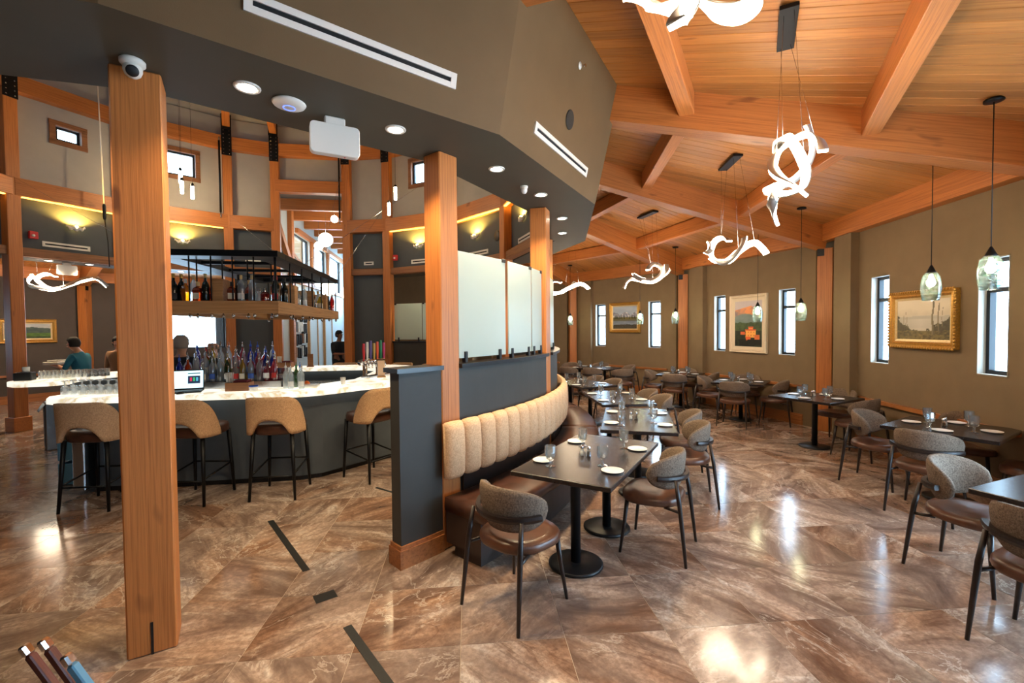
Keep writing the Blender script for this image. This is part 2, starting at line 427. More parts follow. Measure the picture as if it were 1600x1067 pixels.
OUT = [('right_behind', -85, -62.5, 0), ('right_front', -62.5, -40, 1), ('right_near', -40, -17.5, 3), ('right', -17.5, 5, 1), ('right_far', 5, 27.5, 1), ('back_right', 27.5, 50, 1),
       ('back', 50, 72.5, 0), ('back_left', 121.6, 142.4, 4), ('left_far', 142.4, 166.6, 0), ('left', 166.6, 189, 1), ('left_near', 189, 211, 0),
       ('left_front', 211, 233, 0), ('front_left', 233, 254, 0), ('front', 254, 275, 0)]
ZW = 3.5
WALLM = {}
for nm, a0, a1, kind in OUT:
    m, L = frame_matrix(pol(RK, a0), pol(RK, a1)); WALLM[nm] = (m, L)
    ops = []
    w1, w2 = {'back_right': ((0.655, 1.02), (2.49, 2.86)), 'right_far': ((0.605, 0.96), (2.36, 2.705))}.get(nm, ((0.61, 0.95), (2.30, 2.665)))
    if kind == 1: ops = [(w1[0], w1[1], 1.255, 2.485), (w2[0], w2[1], 1.255, 2.485)]
    if kind == 2: ops = [(0.55, 1.6, 0.6, 2.6), (2.2, 3.25, 0.6, 2.6)]
    if kind == 3: ops = [(0.5, 1.75, 0.25, 2.7), (2.0, 3.25, 0.25, 2.7)]
    if kind == 4: ops = [(0.12, 2.3, 1.25, 3.1)]
    mb = MB(); g_ = 0.2 if kind != 4 else 0.0; wall_cols(L - g_, 0, ZW, ops, -0.18, 0.0, mb, g_)
    mb.box((L / 2, -0.29, ZW / 2), (L + 0.35, 0.1, ZW)) if not ops else [mb.box((x_, -0.29, ZW / 2), (0.5, 0.1, ZW)) for x_ in (0.1, L - 0.1)]
    wm_ = M['darkwall'] if (a0 > 100) else M['wall']
    wo = struct(mb.build('wall_' + nm, wm_)); wo.matrix_world = m
    if kind != 4:
        # proud wall ends beside each corner post
        for x0, x1 in ((L - 0.85, L - 0.43),):
            pb = MB(); pb.box(((x0 + x1) / 2 , 0.06, 1.63), (x1 - x0, 0.12, 3.22)); pb.build('pilaster', wm_, wo)
    tr = MB(); tr.box((L / 2, 0.02, 0.70), (L - 0.9, 0.05, 0.05)); c = tr.build('chair_rail', M['basewood'], wo)
    mb2 = MB(); mb2.box((L / 2, 0.012, 0.085), (L - 0.86, 0.024, 0.17)); mb2.box((L / 2, 0.008, 0.185), (L - 0.86, 0.016, 0.03))
    bo = struct(mb2.build('baseboard_' + nm, M['basewood'])); bo.matrix_world = m
    for (a, b, c_, d) in ops:
        if kind == 1: window(m, a, b, c_, d)
        elif kind == 4: window(m, a, b, c_, d, mull=(), vert=(), lin_=False)
        else: window(m, a, b, c_, d, mull=(0.73,), vert=(0.5,))
        portal(m, a, b, c_, d)

# ================================================================== ROOF DECK, BEAMS
def bay_frame(mid):
    e = Vector((cos(rad(mid)), sin(rad(mid)))); t = Vector((-e.y, e.x)); return e, t
SL = math.atan(0.262)
bays = [(a + b) / 2 for a, b in zip(KR, KR[1:])] + [(a + b) / 2 for a, b in zip(KL, KL[1:])]
rmb = MB()
allk = KR + KL
for a0, a1 in list(zip(allk, allk[1:])):
    if a0 == 72.5: continue
    q = []
    mid = (a0 + a1) / 2; hc = cos(rad((a1 - a0) / 2))
    for a in (a0, a1):
        for R_ in (5.3, 10.3):
            p = pol(R_, a); q.append((p.x, p.y, zdeck(R_ * cos(rad(11.25))) + 0.07))
    q = [q[0], q[1], q[3], q[2]]
    rmb.add(q + [(x, y, z + 0.1) for x, y, z in q], [(0, 1, 2, 3), (7, 6, 5, 4), (0, 4, 5, 1), (1, 5, 6, 2), (2, 6, 7, 3), (3, 7, 4, 0)])
for s_, a_ in ((1, 72.5), (-1, 121.6)):
    q = []
    for p_ in (pol(5.3, a_), pol(10.3, a_), uv(1.2 * s_, 9.5), uv(1.2 * s_, 5.2)):
        q.append((p_.x, p_.y, zdeck((p_ - Vector((CX, CY))).length * 0.981) + 0.07))
    rmb.add(q + [(x, y, z + 0.1) for x, y, z in q], [(0, 1, 2, 3), (7, 6, 5, 4), (0, 4, 5, 1), (1, 5, 6, 2), (2, 6, 7, 3), (3, 7, 4, 0)])
ceiling = struct(rmb.build('ceiling', M['deck']), 'sloping timber plank roof')
PW = 0.14
pm = {}
detailed = [-51.25, -28.75, -6.25, 16.25, 38.75]
for mid in bays:
    e, t = bay_frame(mid); stuff = MB()
    for k in range(-14, 14):
        s0 = (k + 0.5) * PW
        r0 = max(5.45, (abs(s0) - PW * 0.6) / math.tan(rad(11.4))); r1 = 9.9
        if r1 - r0 < 0.15: continue
        L = (r1 - r0) / cos(SL)
        p = Vector((CX, CY)) + e * r0 + t * s0
        mt = Matrix.Translation((p.x, p.y, zdeck(r0) + 0.022)) @ Matrix.Rotation(rad(mid), 4, 'Z') @ Matrix.Rotation(SL, 4, 'Y')
        key = abs(k + 0.5)
        if mid in detailed:
            if key not in pm:
                b = MB(); b.box((L / 2, 0, 0.002), (L, PW - 0.004, 0.036)); pm[key] = b.mesh('plank', M['deck'], 0.004)
            o = bpy.data.objects.new('plank', pm[key]); COL.objects.link(o); o.matrix_world = mt; o.parent = ceiling
        else:
            stuff.box((L / 2, 0, 0.002), (L, PW - 0.004, 0.036), mt)
    if stuff.v:
        so = stuff.build('far_planks', M['deck'], ceiling); so['kind'] = 'stuff'
def timber(name, p0, p1, w, h, mat, label, cat, group=None, bevel=0.006, parent=None):
    p0, p1 = Vector(p0), Vector(p1); L = (p1 - p0).length
    b = MB(); b.box((L / 2, 0, 0), (L, w, h)); o = b.build(name, mat, None, bevel=bevel)
    o.matrix_world = Matrix.Translation(p0) @ (p1 - p0).to_track_quat('X', 'Z').to_matrix().to_4x4()
    if parent: o.parent = parent
    elif label: tag(o, label, cat, group)
    return o
BL = {-17.5: 'wide timber roof beam crossing the top right of the dining room', 5: 'timber roof beam running to the wall post beside the castle painting',
      27.5: 'timber roof beam running to the far wall post beside the mountain painting', 50: 'timber roof beam at the back end of the dining room',
      -40: 'timber roof beam above the nearest lamp at the top edge', 142.4: 'timber roof beam behind the bar at far left'}
for a in [-62.5, -40, -17.5, 5, 27.5, 50, 72.5, 121.6, 142.4, 166.6, 189]:
    f = lambda R_: zdeck(R_ * cos(rad(11.25))) - 0.19
    p0, p1 = pol(5.55, a), pol(9.66, a)
    timber('roof_beam', (p0.x, p0.y, f(5.55)), (p1.x, p1.y, f(9.66)), 0.22, 0.38, M['fir'],
           BL.get(a, 'timber roof beam over the ring dining room'), 'beam', 'radial roof beams')
nb = {61.25: 'behind the frosted glass',  177.8: 'beyond the far left',-28.75: 'between the two nearest roof beams', -6.25: 'in the bay of the castle painting', 16.25: 'in the bay of the lake painting', 38.75: 'in the farthest bay', -51.25: 'in the bay overhead', 154.5: 'behind the bar at far left', 132.0: 'before the wide white window'}
for mid in bays:
    if mid not in (-51.25, -28.75, -6.25, 16.25, 38.75, 61.25) and not (125 < mid < 180): continue
    e, t = bay_frame(mid)
    for r, wch in ((6.42, 'upper'), (8.02, 'lower')):
        hw = r * math.tan(rad(11.25)) - 0.10
        c = Vector((CX, CY)) + e * r; z = zdeck(r) - 0.12
        a_, b_ = c - t * hw, c + t * hw
        timber('purlin', (a_.x, a_.y, z), (b_.x, b_.y, z), 0.15, 0.25, M['fir'], wch + ' timber cross purlin ' + nb.get(round(mid, 2), 'in the hidden bay'), 'beam', 'purlins between roof beams')
for nm, a0, a1, kind in OUT:
    if a0 < -70 or a0 > 190: continue
    m, L = WALLM[nm]; h = 0.36
    p0 = m @ Vector((0.0, 0.07, 3.2 + h / 2)); p1 = m @ Vector((L, 0.07, 3.2 + h / 2))
    timber('wall_plate_beam', p0, p1, 0.16, h, M['fir'], 'timber plate along the top of the ' + nm.replace('_', ' ') + ' wall', 'beam', 'wall plates')
PL = {-17.5: 'timber wall post beyond the right edge', 5: 'square timber wall post between the castle and forest paintings', 27.5: 'square timber wall post between the lake and castle paintings',
      50: 'far timber wall post left of the lake painting', 142.4: 'timber wall post behind the bar beside the green hill painting'}
for a in [-17.5, 5, 27.5, 50, 142.4]:
    p = pol(RK - 0.02, a); th = thing('wall_post', PL.get(a, 'timber wall post of the ring room'), 'post', (p.x, p.y, 0), rad(a + 45), 'wall posts')
    b = MB(); b.box((1.55, 0, 0), (3.1, 0.22, 0.22)); o = b.build('shaft', M['fir'], th, bevel=0.006); o.rotation_euler = (0, -pi / 2, 0)
    b = MB(); b.box((-0.112, 0.06, 3.03), (0.01, 0.10, 0.12)); b.build('steel_bracket', M['blackmetal'], th)

# ================================================================== SOFFIT RING AND FASCIA
sb, fb = MB(), MB()
ring = POSTS + [POSTS[0] + 360]
for a0, a1 in zip(ring, ring[1:]):
    if 88 < a0 < 100: continue
    ri = 4.74 if (a0 < 4 or a0 > 180) else 5.06; i0, i1, o0, o1 = pol(ri, a0), pol(ri, a1), pol(RV, a0), pol(RV, a1)
    q = [i0, o0, o1, i1]
    sb.add([(p.x, p.y, ZS) for p in q] + [(p.x, p.y, ZS + 0.12) for p in q], [(0, 1, 2, 3), (7, 6, 5, 4), (0, 4, 5, 1), (2, 6, 7, 3), (1, 5, 6, 2), (3, 7, 4, 0)])
    t0, t1 = pol(5.86, a0), pol(5.86, a1); zt = 4.58
    fb.add([(o0.x, o0.y, ZS), (o1.x, o1.y, ZS), (t1.x, t1.y, zt), (t0.x, t0.y, zt)] +
           [(pol(RV - .1, a0).x, pol(RV - .1, a0).y, ZS + .01), (pol(RV - .1, a1).x, pol(RV - .1, a1).y, ZS + .01), (pol(5.7, a1).x, pol(5.7, a1).y, zt), (pol(5.7, a0).x, pol(5.7, a0).y, zt)],
           [(0, 1, 2, 3), (7, 6, 5, 4), (3, 2, 6, 7)])
struct(sb.build('ceiling_soffit', M['soffit']), 'dark ring soffit around the bar room')
struct(fb.build('wall_fascia', M['fascia']), 'brown leaning fascia above the ring soffit')

# ================================================================== BAR ROOM: UPPER WALLS, POSTS, ROOF
ZB0, ZB1, ZU0, ZU1 = 4.28, 4.6, 6.17, 6.47
M['ledglow'] = emit('warm_strip_glow', (255, 200, 90), 5)
def ring_bay(a0, a1):
    m, L = frame_matrix(pol(5.0, a0), pol(5.0, a1)); mid = (a0 + a1) / 2
    narrow = L < 1.3; entr = 88 < a0 < 100
    win = (not narrow) and (not entr) and (40 < mid < 170 or mid > 180)
    if entr:
        b = MB(); b.box((L / 2, -0.06, 6.25), (L, 0.12, 1.4)); wl = struct(b.build('wall_rotunda_upper', M['greige'])); wl.matrix_world = m
    else:
        ops = []
        if win:
            if 120 < mid < 140: ops = [(L / 2 - 0.39, L / 2 + 0.33, 5.33, 5.97)]
            elif 140 < mid < 160: ops = [(L / 2 - 0.26, L / 2 + 0.22, 5.49, 5.86)]
            else: ops = [(L / 2 - 0.3, L / 2 + 0.3, 5.35, 6.0)]
        b = MB(); wall_cols(L, ZB1 - 0.05, 6.95, ops, -0.12, 0.0, b); wl = struct(b.build('wall_rotunda_upper', M['greige'])); wl.matrix_world = m
        for (x0, x1, z0, z1) in ops:
            w = window(m, x0 + 0.05, x1 - 0.05, z0 + 0.05, z1 - 0.05, mull=(), depth=0.08, lin_=False); portal(m, x0, x1, z0, z1, -0.25)
            f = MB()
            f.box(((x0 + x1) / 2, -0.03, z0 + 0.0), (x1 - x0 + 0.1, 0.12, 0.09)); f.box(((x0 + x1) / 2, -0.03, z1), (x1 - x0 + 0.1, 0.12, 0.09))
            f.box((x0, -0.03, (z0 + z1) / 2), (0.09, 0.12, z1 - z0)); f.box((x1, -0.03, (z0 + z1) / 2), (0.09, 0.12, z1 - z0))
            f.build('casing', M['trimwood'], w)
        z0 = 0.0 if narrow else ZS + 0.1
        b = MB(); b.box((L / 2, -0.06, (z0 + ZB0 + 0.1) / 2), (L, 0.12, ZB0 + 0.1 - z0)); dl = struct(b.build('wall_rotunda_lower', M['darkgrey'])); dl.matrix_world = m
    def rail(z0, z1, dep, mat, name='ring_beam', lab='timber ring beam around the bar room', grp='ring beams', y=0.0):
        p0, p1 = m @ Vector((0.05, y + dep / 2 - 0.02, (z0 + z1) / 2)), m @ Vector((L - 0.05, y + dep / 2 - 0.02, (z0 + z1) / 2))
        return timber(name, p0, p1, dep, z1 - z0, mat, lab, 'beam', grp)
    where = {132: 'left of the bar', 154: 'at far left', 115: 'above the narrow wall left of the entrance', 99: 'above the entrance', 82: 'above the narrow wall right of the entrance', 65: 'right of the entrance', 42: 'behind the frosted glass', 18: 'at the right side'}
    w = min(where, key=lambda q: abs(q - mid)); near = abs(w - mid) < 8
    wt = where[w] if near else 'on the hidden side'
    if mid < 10 or mid > 180:
        pass
    else:
        rail(ZU0, ZU1, 0.2, M['fir'], lab='upper timber ring beam of the bar room ' + wt)
        if entr: rail(5.27, 5.57, 0.22, M['fir'], 'entrance_header', 'timber header beam over the entrance opening', None)
        else:
            rail(ZB0, ZB1, 0.22, M['fir'], lab='lower timber ring beam of the bar room ' + wt)
            rail(ZS, ZS + 0.16, 0.16, M['trimwood'], 'opening_trim', 'brown timber trim over the opening ' + wt, 'opening trims')
        if not narrow and not entr:
            g = MB(); g.box((L / 2, 0.15, ZB0 - 0.012), (L - 0.3, 0.05, 0.016)); go = g.build('led_strip', M['ledglow']); go.matrix_world = m
            tag(go, 'glowing warm light strip under the lower ring beam ' + wt, 'light strip', 'ring beam light strips')
for a0, a1 in zip(ring, ring[1:]): ring_bay(a0, a1)
# posts
PLAB = {-62.5: 'big square timber post standing in the left foreground', -40: 'square timber post at the near end of the curved banquette', -17.5: 'slim timber post behind the middle of the curved banquette',
        5: 'timber post at the far end of the curved banquette', 30.5: 'timber post seen above the frosted glass screen', 53.3: 'timber post hidden behind the banquette end post', 76: 'timber post right of the narrow dark wall by the entrance',
        88.7: 'right timber post of the tall entrance opening', 109: 'left timber post of the tall entrance opening', 121: 'timber post left of the narrow dark wall by the entrance',
        143.8: 'timber post behind the foreground post', 163.8: 'timber post with wooden plinth at the left edge'}
for a in POSTS:
    near = a in (-62.5, -40, -17.5, 5); vis = a in PLAB
    if not vis: continue
    p = pol(RP, a); th = thing('timber_post', PLAB[a], 'post', (p.x, p.y, 0), rad({-62.5: -58.5, -40: -40, -17.5: -17.5}.get(a, a)), 'posts around the bar room')
    H = ZS if near else 6.62
    w = 0.196 if near else 0.2
    if a == -62.5: w = 0.224
    b = MB(); b.box((H / 2, 0, 0), (H, w, w)); o = b.build('shaft', M['fir'], th, bevel=0.008); o.rotation_euler = (0, -pi / 2, 0)
    if a == -62.5:
        b = MB(); b.box((w / 2 + 0.001, 0.0, 0.09), (0.006, 0.012, 0.18)); b.build('slot', M['black'], th)
    if a == 163.8:
        b = MB(); b.box((0, 0, 0.13), (0.26, 0.26, 0.26)); b.build('plinth', M['fir'], th, bevel=0.006)
    if not near:
        b = MB(); b.box((-w / 2 - 0.008, 0, 6.32), (0.014, w + 0.01, 0.62)); b.box((-w / 2 - 0.07, 0, 6.78), (0.014, w + 0.01, 0.34), None)
        b.build('steel_plate', M['blackmetal'], th)
        b = MB()
        for zz in [6.05 + 0.09 * q for q in range(7)]:
            for yy in (-0.06, 0.06): b.lathe([(0.011, 0), (0.011, 0.008)], 6, Matrix.Translation((-w / 2 - 0.015, yy, zz)) @ Matrix.Rotation(-pi / 2, 4, 'Y'))
        b.build('bolts', M['steel'], th)
# rafters and roof of the bar room
rb = MB(); ap = (CX, CY, 8.6)
for a0, a1 in zip(ring, ring[1:]):
    q0, q1, c0, c1 = pol(5.15, a0), pol(5.15, a1), pol(0.5, a0), pol(0.5, a1)
    rb.add([(q0.x, q0.y, 6.93), (q1.x, q1.y, 6.93), (c1.x, c1.y, 8.6), (c0.x, c0.y, 8.6)], [(0, 1, 2, 3)])
rb.prism([tuple(pol(0.6, a)) for a in range(0, 360, 30)], 8.58, 8.7)
struct(rb.build('ceiling_rotunda', M['greige']), 'pale conical ceiling of the bar room')
for a in POSTS:
    if a < 20 or a > 190: continue
    q0, q1 = pol(4.95, a), pol(1.0, a)
    timber('rafter', (q0.x, q0.y, 6.72), (q1.x, q1.y, 8.23), 0.16, 0.26, M['fir'], 'timber rafter rising from the post ' + {30.5: 'seen above the frosted glass', 53.3: 'hidden by the banquette end post', 76: 'right of the narrow wall', 88.7: 'right of the entrance', 109: 'left of the entrance', 121: 'left of the narrow wall', 143.8: 'behind the foreground post', 163.8: 'at the left edge', 186: 'beyond the left edge'}[a], 'beam', 'bar room rafters')

# ================================================================== ENTRANCE LOBBY
lm, LL = frame_matrix(uv(-1.1, 5.05), uv(-1.1, 13.5))   # X away along left wall, Y towards lobby
lm = Matrix(((VV.x, UU.x, 0, uv(-1.1, 5.05).x), (VV.y, UU.y, 0, uv(-1.1, 5.05).y), (0, 0, 1, 0), (0, 0, 0, 1)))
LL = 9.0
b = MB(); lops = [(1.7, 3.6, 3.35, 4.75), (3.9, 5.8, 3.35, 4.75), (6.1, 8.4, 3.35, 4.75)]
wall_cols(LL, 0, 5.4, lops, -0.2, 0.0, b); struct(b.build('wall_lobby_left', M['paleblue'])).matrix_world = lm
for q in lops: window(lm, *q, mull=(), depth=0.1, lin_=False); portal(lm, *q)
b = MB(); b.box((LL / 2, 2.4, 2.7), (LL, 0.2, 5.4)); struct(b.build('wall_lobby_right', M['greige'])).matrix_world = lm
m2 = lm @ Matrix.Translation((LL, 2.3, 0)) @ Matrix.Rotation(-pi / 2, 4, 'Z') @ Matrix.Scale(-1, 4, (0, 1, 0))
m2 = lm @ Matrix(((0, -1, 0, LL), (1, 0, 0, 0), (0, 0, 1, 0), (0, 0, 0, 1)))
b = MB(); wall_cols(2.4, 0, 5.4, [(0.35, 2.05, 2.4, 4.9)], -0.2, 0.0, b); struct(b.build('wall_lobby_end', M['paleblue'])).matrix_world = m2
window(m2, 0.35, 2.05, 2.4, 4.9, mull=(), vert=(0.5,), depth=0.1, lin_=False); portal(m2, 0.35, 2.05, 2.4, 4.9)
b = MB(); b.box((LL / 2, 1.15, 5.45), (LL, 2.9, 0.1)); struct(b.build('ceiling_lobby', M['greige'])).matrix_world = lm
for i in range(7):
    p0, p1 = lm @ Vector((0.7 + i * 1.2, 0.0, 5.22)), lm @ Vector((0.7 + i * 1.2, 2.3, 5.22))
    timber('lobby_beam', p0, p1, 0.14, 0.3, M['fir'], 'timber beam across the entrance lobby ceiling, ' + ORD[i] + ' from the bar', 'beam', 'lobby ceiling beams')
b = MB(); b.box((1.5, 0.06, 2.7), (0.2, 0.12, 5.2)); b.box((3.75, 0.05, 4.0), (0.16, 0.1, 1.6)); b.box((5.95, 0.05, 4.0), (0.16, 0.1, 1.6)); b.box((LL / 2 + 1, 0.05, 4.82), (LL - 2.2, 0.1, 0.14)); b.box((LL/2, .05, 3.28), (LL, .1, .12))
t1 = struct(b.build('trim_1', M['fir'])); t1.matrix_world = lm
p0, p1 = lm @ Vector((0.2, 0.1, 4.7)), lm @ Vector((1.7, 0.1, 3.3))
timber('lobby_brace', p0, p1, 0.12, 0.18, M['fir'], 'slanted timber brace on the lobby wall', 'beam')
# pale wall lighting in the lobby comes from its windows; doors on the left wall
for i, (x0, x1) in enumerate(((3.2, 4.2), (5.2, 6.3))):
    b = MB(); b.box(((x0 + x1) / 2, 0.03, 1.1), (x1 - x0, 0.05, 2.2)); d = struct(b.build('door_%d' % (i + 1), M['paleblue'])); d.matrix_world = lm
    b = MB()
    for q in (x0, x1): b.box((q, 0.04, 1.15), (0.08, 0.08, 2.3))
    b.box(((x0 + x1) / 2, 0.04, 2.26), (x1 - x0 + 0.16, 0.08, 0.08)); b.build('door_frame', M['oak'], d)
# ring walls closing the gap beside the lobby
for nm, (pa, pb_) in {'gap_right': (pol(RK, 72.5), uv(1.35, 8.6)), 'gap_left': (pol(RK, 121.6), uv(-1.35, 8.6))}.items():
    m, L = frame_matrix(pa, pb_); b = MB(); b.box((L / 2, -0.12, 2.6), (L, 0.2, 5.2)); struct(b.build('wall_' + nm, M['wall'])).matrix_world = m
# ================================================================== CURVED PARTITION AND BANQUETTE
C2 = (CX, CY)
th = thing('partition_wall', 'curved slate half wall with black cap behind the tan banquette', 'partition', (0, 0, 0))
for a0_, a1_ in ((-45.6, -41.13), (-38.87, -18.63), (-16.37, 3.87), (6.13, 27)):
    b = MB(); b.arc(C2, 4.86, 4.99, a0_, a1_, 0, 1.465, 14); b.build('panel', M['slate'], th)
    b = MB(); b.arc(C2, 4.82, 5.03, a0_ - (.4 if a0_ < -45 else 0), a1_, 1.465, 1.50, 14); b.build('cap', M['blackcap'], th)
b = MB(); b.arc(C2, 4.84, 5.012, -45.85, -41.13, 0, 0.14, 4); b.arc(C2, 4.848, 5.004, -45.75, -41.13, 0.14, 0.17, 4); b.build('baseboard', M['basewood'], th)
def glass_screen(panels, label0):
    for i, (a0, a1, lab) in enumerate(panels):
        g = thing('glass_screen', lab, 'glass screen', (0, 0, 0), 0, label0)
        p0, p1 = pol(4.94, a0), pol(4.94, a1); d = (p1 - p0); L = d.length; n = Vector((-d.y, d.x)).normalized()
        mtx = Matrix(((d.x / L, n.x, 0, p0.x), (d.y / L, n.y, 0, p0.y), (0, 0, 1, 0), (0, 0, 0, 1)))
        g.matrix_world = mtx
        b = MB(); b.box((L / 2, 0, 1.995), (L, 0.012, 0.91)); b.build('pane', M['frost'], g, bevel=0.002)
        for x in (L * 0.12, L * 0.85):
            b = MB(); b.box((x, 0, 1.545), (0.035, 0.04, 0.10)); b.build('clip', M['black'], g, bevel=0.003)
        b = MB(); b.box((L - 0.03, 0, 2.44), (0.06, 0.03, 0.035)); b.build('top_clip', M['black'], g, bevel=0.003)
glass_screen([(-38.3, -30.3, 'frosted glass panel beside the banquette end post'), (-29.6, -23.3, 'middle frosted glass panel above the banquette'), (-22.9, -18.9, 'narrow frosted glass panel next to the slim post')], 'frosted panels above the banquette')
glass_screen([(-16, -7, 'frosted glass panel behind the slim post'), (-6.5, 3.5, 'frosted glass panel at the far end of the banquette')], 'frosted panels above the banquette')
# far partition on the other side of the bar room
th = thing('partition_wall', 'slate half wall with black cap across the bar, right of the entrance', 'partition')
b = MB(); b.arc(C2, 4.9, 5.03, 54.6, 74.6, 0, 1.465, 10); b.build('panel', M['slate'], th)
b = MB(); b.arc(C2, 4.86, 5.07, 54.6, 74.8, 1.465, 1.50, 10); b.build('cap', M['blackcap'], th)
glass_screen([(55, 64.8, 'right frosted glass panel on the partition across the bar'), (65.1, 74.4, 'left frosted glass panel on the partition across the bar')], 'frosted panels across the bar')
# banquette
th = thing('banquette', 'long curved banquette with tan channelled back and brown leather seat', 'banquette')
A0, A1 = -41.6, 24.0
b = MB(); b.arc(C2, 5.06, 5.45, A0 + 0.2, A1, 0.10, 0.36, 48); b.arc(C2, 5.12, 5.41, A0 + 0.6, A1, 0, 0.1, 48); b.build('base', M['banqbase'], th)
def arc_section(prof, a0, a1, n):
    rings = []
    for i in range(n + 1):
        a = rad(a0 + (a1 - a0) * i / n); rings.append([(CX + r * cos(a), CY + r * sin(a), z) for r, z in prof])
    return rings
sp = [(5.06, .36), (5.50, .355), (5.535, .37), (5.545, .41), (5.53, .445), (5.49, .462), (5.3, .47), (5.06, .46)]
nseat = 4; seams = [A0 + (A1 - A0) * i / nseat for i in range(nseat + 1)]
for i in range(nseat):
    b = MB(); b.loft(arc_section(sp, seams[i] + 0.06, seams[i + 1] - 0.06, 14)); b.build('seat_cushion', M['leatherdk'], th)
for a0_, a1_ in ((-38.8, -18.7), (-16.3, A1)):
    b = MB(); b.arc(C2, 5.005, 5.03, a0_, a1_, .36, .66, 20); b.build('back_board', M['blackcap'], th)
nch = 30; da = (A1 - A0) / nch
cp = []
ch_me = None
for i in range(nch):
    rings = []
    for j in range(9):
        f = j / 8 * 2 - 1; bulge = math.sqrt(max(0, 1 - abs(f) ** 2.6))
        a = rad((f * 0.497) * da)
        x = lambda r, z: (r * cos(a), r * sin(a), z)
        tz = 0.012 * (1 - bulge)
        rings.append([x(5.06, .60 + tz), x(5.075 + .03 * bulge, .60 + tz), x(5.085 + .05 * bulge, .64 + tz), x(5.09 + .055 * bulge, .82), x(5.085 + .05 * bulge, .99 - tz), x(5.08 + .035 * bulge, 1.035 - tz), x(5.065 + .005 * bulge, 1.055 - tz), x(5.05, 1.05 - tz)])
    if ch_me is None:
        b = MB(); b.loft(rings); ch_me = b.mesh('back_channel', M['tanfab'])
    o = bpy.data.objects.new('back_channel', ch_me); COL.objects.link(o); o.parent = th
    o.location = (CX, CY, 0); o.rotation_euler = (0, 0, rad(A0 + (i + 0.5) * da))

# ================================================================== FIXTURES ON SOFFIT AND FASCIA
M['lampwhite'] = emit('lamp_white', (255, 244, 222), 60)
DL = [(-56.5, 'recessed downlight left of the wireless access point'), (-46.2, 'recessed downlight right of the hanging white light box'), (-34.25, 'recessed downlight right of the banquette end post'),
      (-24.1, 'recessed downlight beside the ceiling sensor'), (-11.8, 'nearer of the two far recessed downlights in the soffit'), (-1.6, 'farther of the two far recessed downlights in the soffit'),
      (-70, 'recessed downlight hidden above the left edge'), (18, 'recessed downlight behind the banquette'), (64, 'recessed downlight across the bar, right of the entrance'), (150, 'recessed downlight at far left, nearer the post'), (157, 'recessed downlight at far left, beside the second light box'), (132, 'recessed downlight left of the bar shelf')]
def light(kind, name, loc, energy, col, size=0.1, parent=None, spot=None, blend=0.6, aim=None):
    li = bpy.data.lights.new(name, kind); li.energy = energy; li.color = lin(col)[:3]
    if kind == 'SPOT': li.spot_size = rad(spot); li.spot_blend = blend; li.shadow_soft_size = size
    elif kind == 'POINT': li.shadow_soft_size = size
    elif kind == 'AREA': li.shape = 'DISK'; li.size = size
    o = bpy.data.objects.new(name, li); COL.objects.link(o); o.location = loc
    if aim is not None: o.rotation_euler = Vector(aim).to_track_quat('-Z', 'Y').to_euler()
    if parent: o.parent = parent
    return o
tr_me = MB().lathe([(0.05, 0.004), (0.05, -0.004), (0.068, -0.006), (0.072, 0.0), (0.072, 0.004)], 24).mesh('trim_ring', M['white'])
le_me = MB().lathe([(0.049, 0.0), (0.049, -0.003), (0.03, -0.004)], 24).mesh('lens', M['lampwhite'])
for a, lab in DL:
    p = pol(5.09, a); t = thing('downlight', lab, 'downlight', (p.x, p.y, ZS - 0.004), 0, 'soffit downlights')
    for nm, me in (('trim_ring', tr_me), ('lens', le_me)):
        o = bpy.data.objects.new(nm, me); COL.objects.link(o); o.parent = t
    light('SPOT', 'downlight_beam', (0, 0, -0.03), 130, (255, 226, 180), 0.05, t, 120, 0.7)
# security dome
p = pol(5.10, -62.3); t = thing('security_camera', 'white turret security camera above the foreground post', 'camera', (p.x, p.y, ZS))
b = MB(); b.lathe([(0.05, 0), (0.056, -0.006), (0.056, -0.022), (0.048, -0.03), (0.03, -0.034)], 24); b.build('mount', M['white'], t)
b = MB(); b.lathe([(0.002, -0.043), (0.02, -0.038), (0.034, -0.026), (0.042, -0.006), (0.042, 0.01), (0.034, 0.026), (0.02, 0.038), (0.002, 0.043)], 20, Matrix.Translation((0, 0, -0.052))); b.build('ball', M['white'], t)
dv = (Vector((-0.2, 0, 1.5)) - Vector((p.x, p.y, ZS - 0.05))).normalized()
q = dv.to_track_quat('Z', 'Y').to_matrix().to_4x4()
b = MB(); b.lathe([(0.028, 0.028), (0.028, 0.042), (0.02, 0.045)], 20, Matrix.Translation((0, 0, -0.052)) @ q); b.build('lens', M['black'], t)
# access point
M['blueglow'] = emit('blue_ring_glow', (90, 120, 255), 3)
p = pol(5.03, -53.9); t = thing('access_point', 'round white wireless access point on the soffit', 'access point', (p.x, p.y, ZS))
b = MB(); b.lathe([(0.085, 0), (0.098, -0.008), (0.09, -0.02), (0.06, -0.032), (0.045, -0.035), (0.02, -0.036)], 32); b.build('shell', M['white'], t)
b = MB(); b.lathe([(0.036, -0.0355), (0.036, -0.038), (0.031, -0.038), (0.031, -0.0355)], 32); b.build('status_ring', M['blueglow'], t)
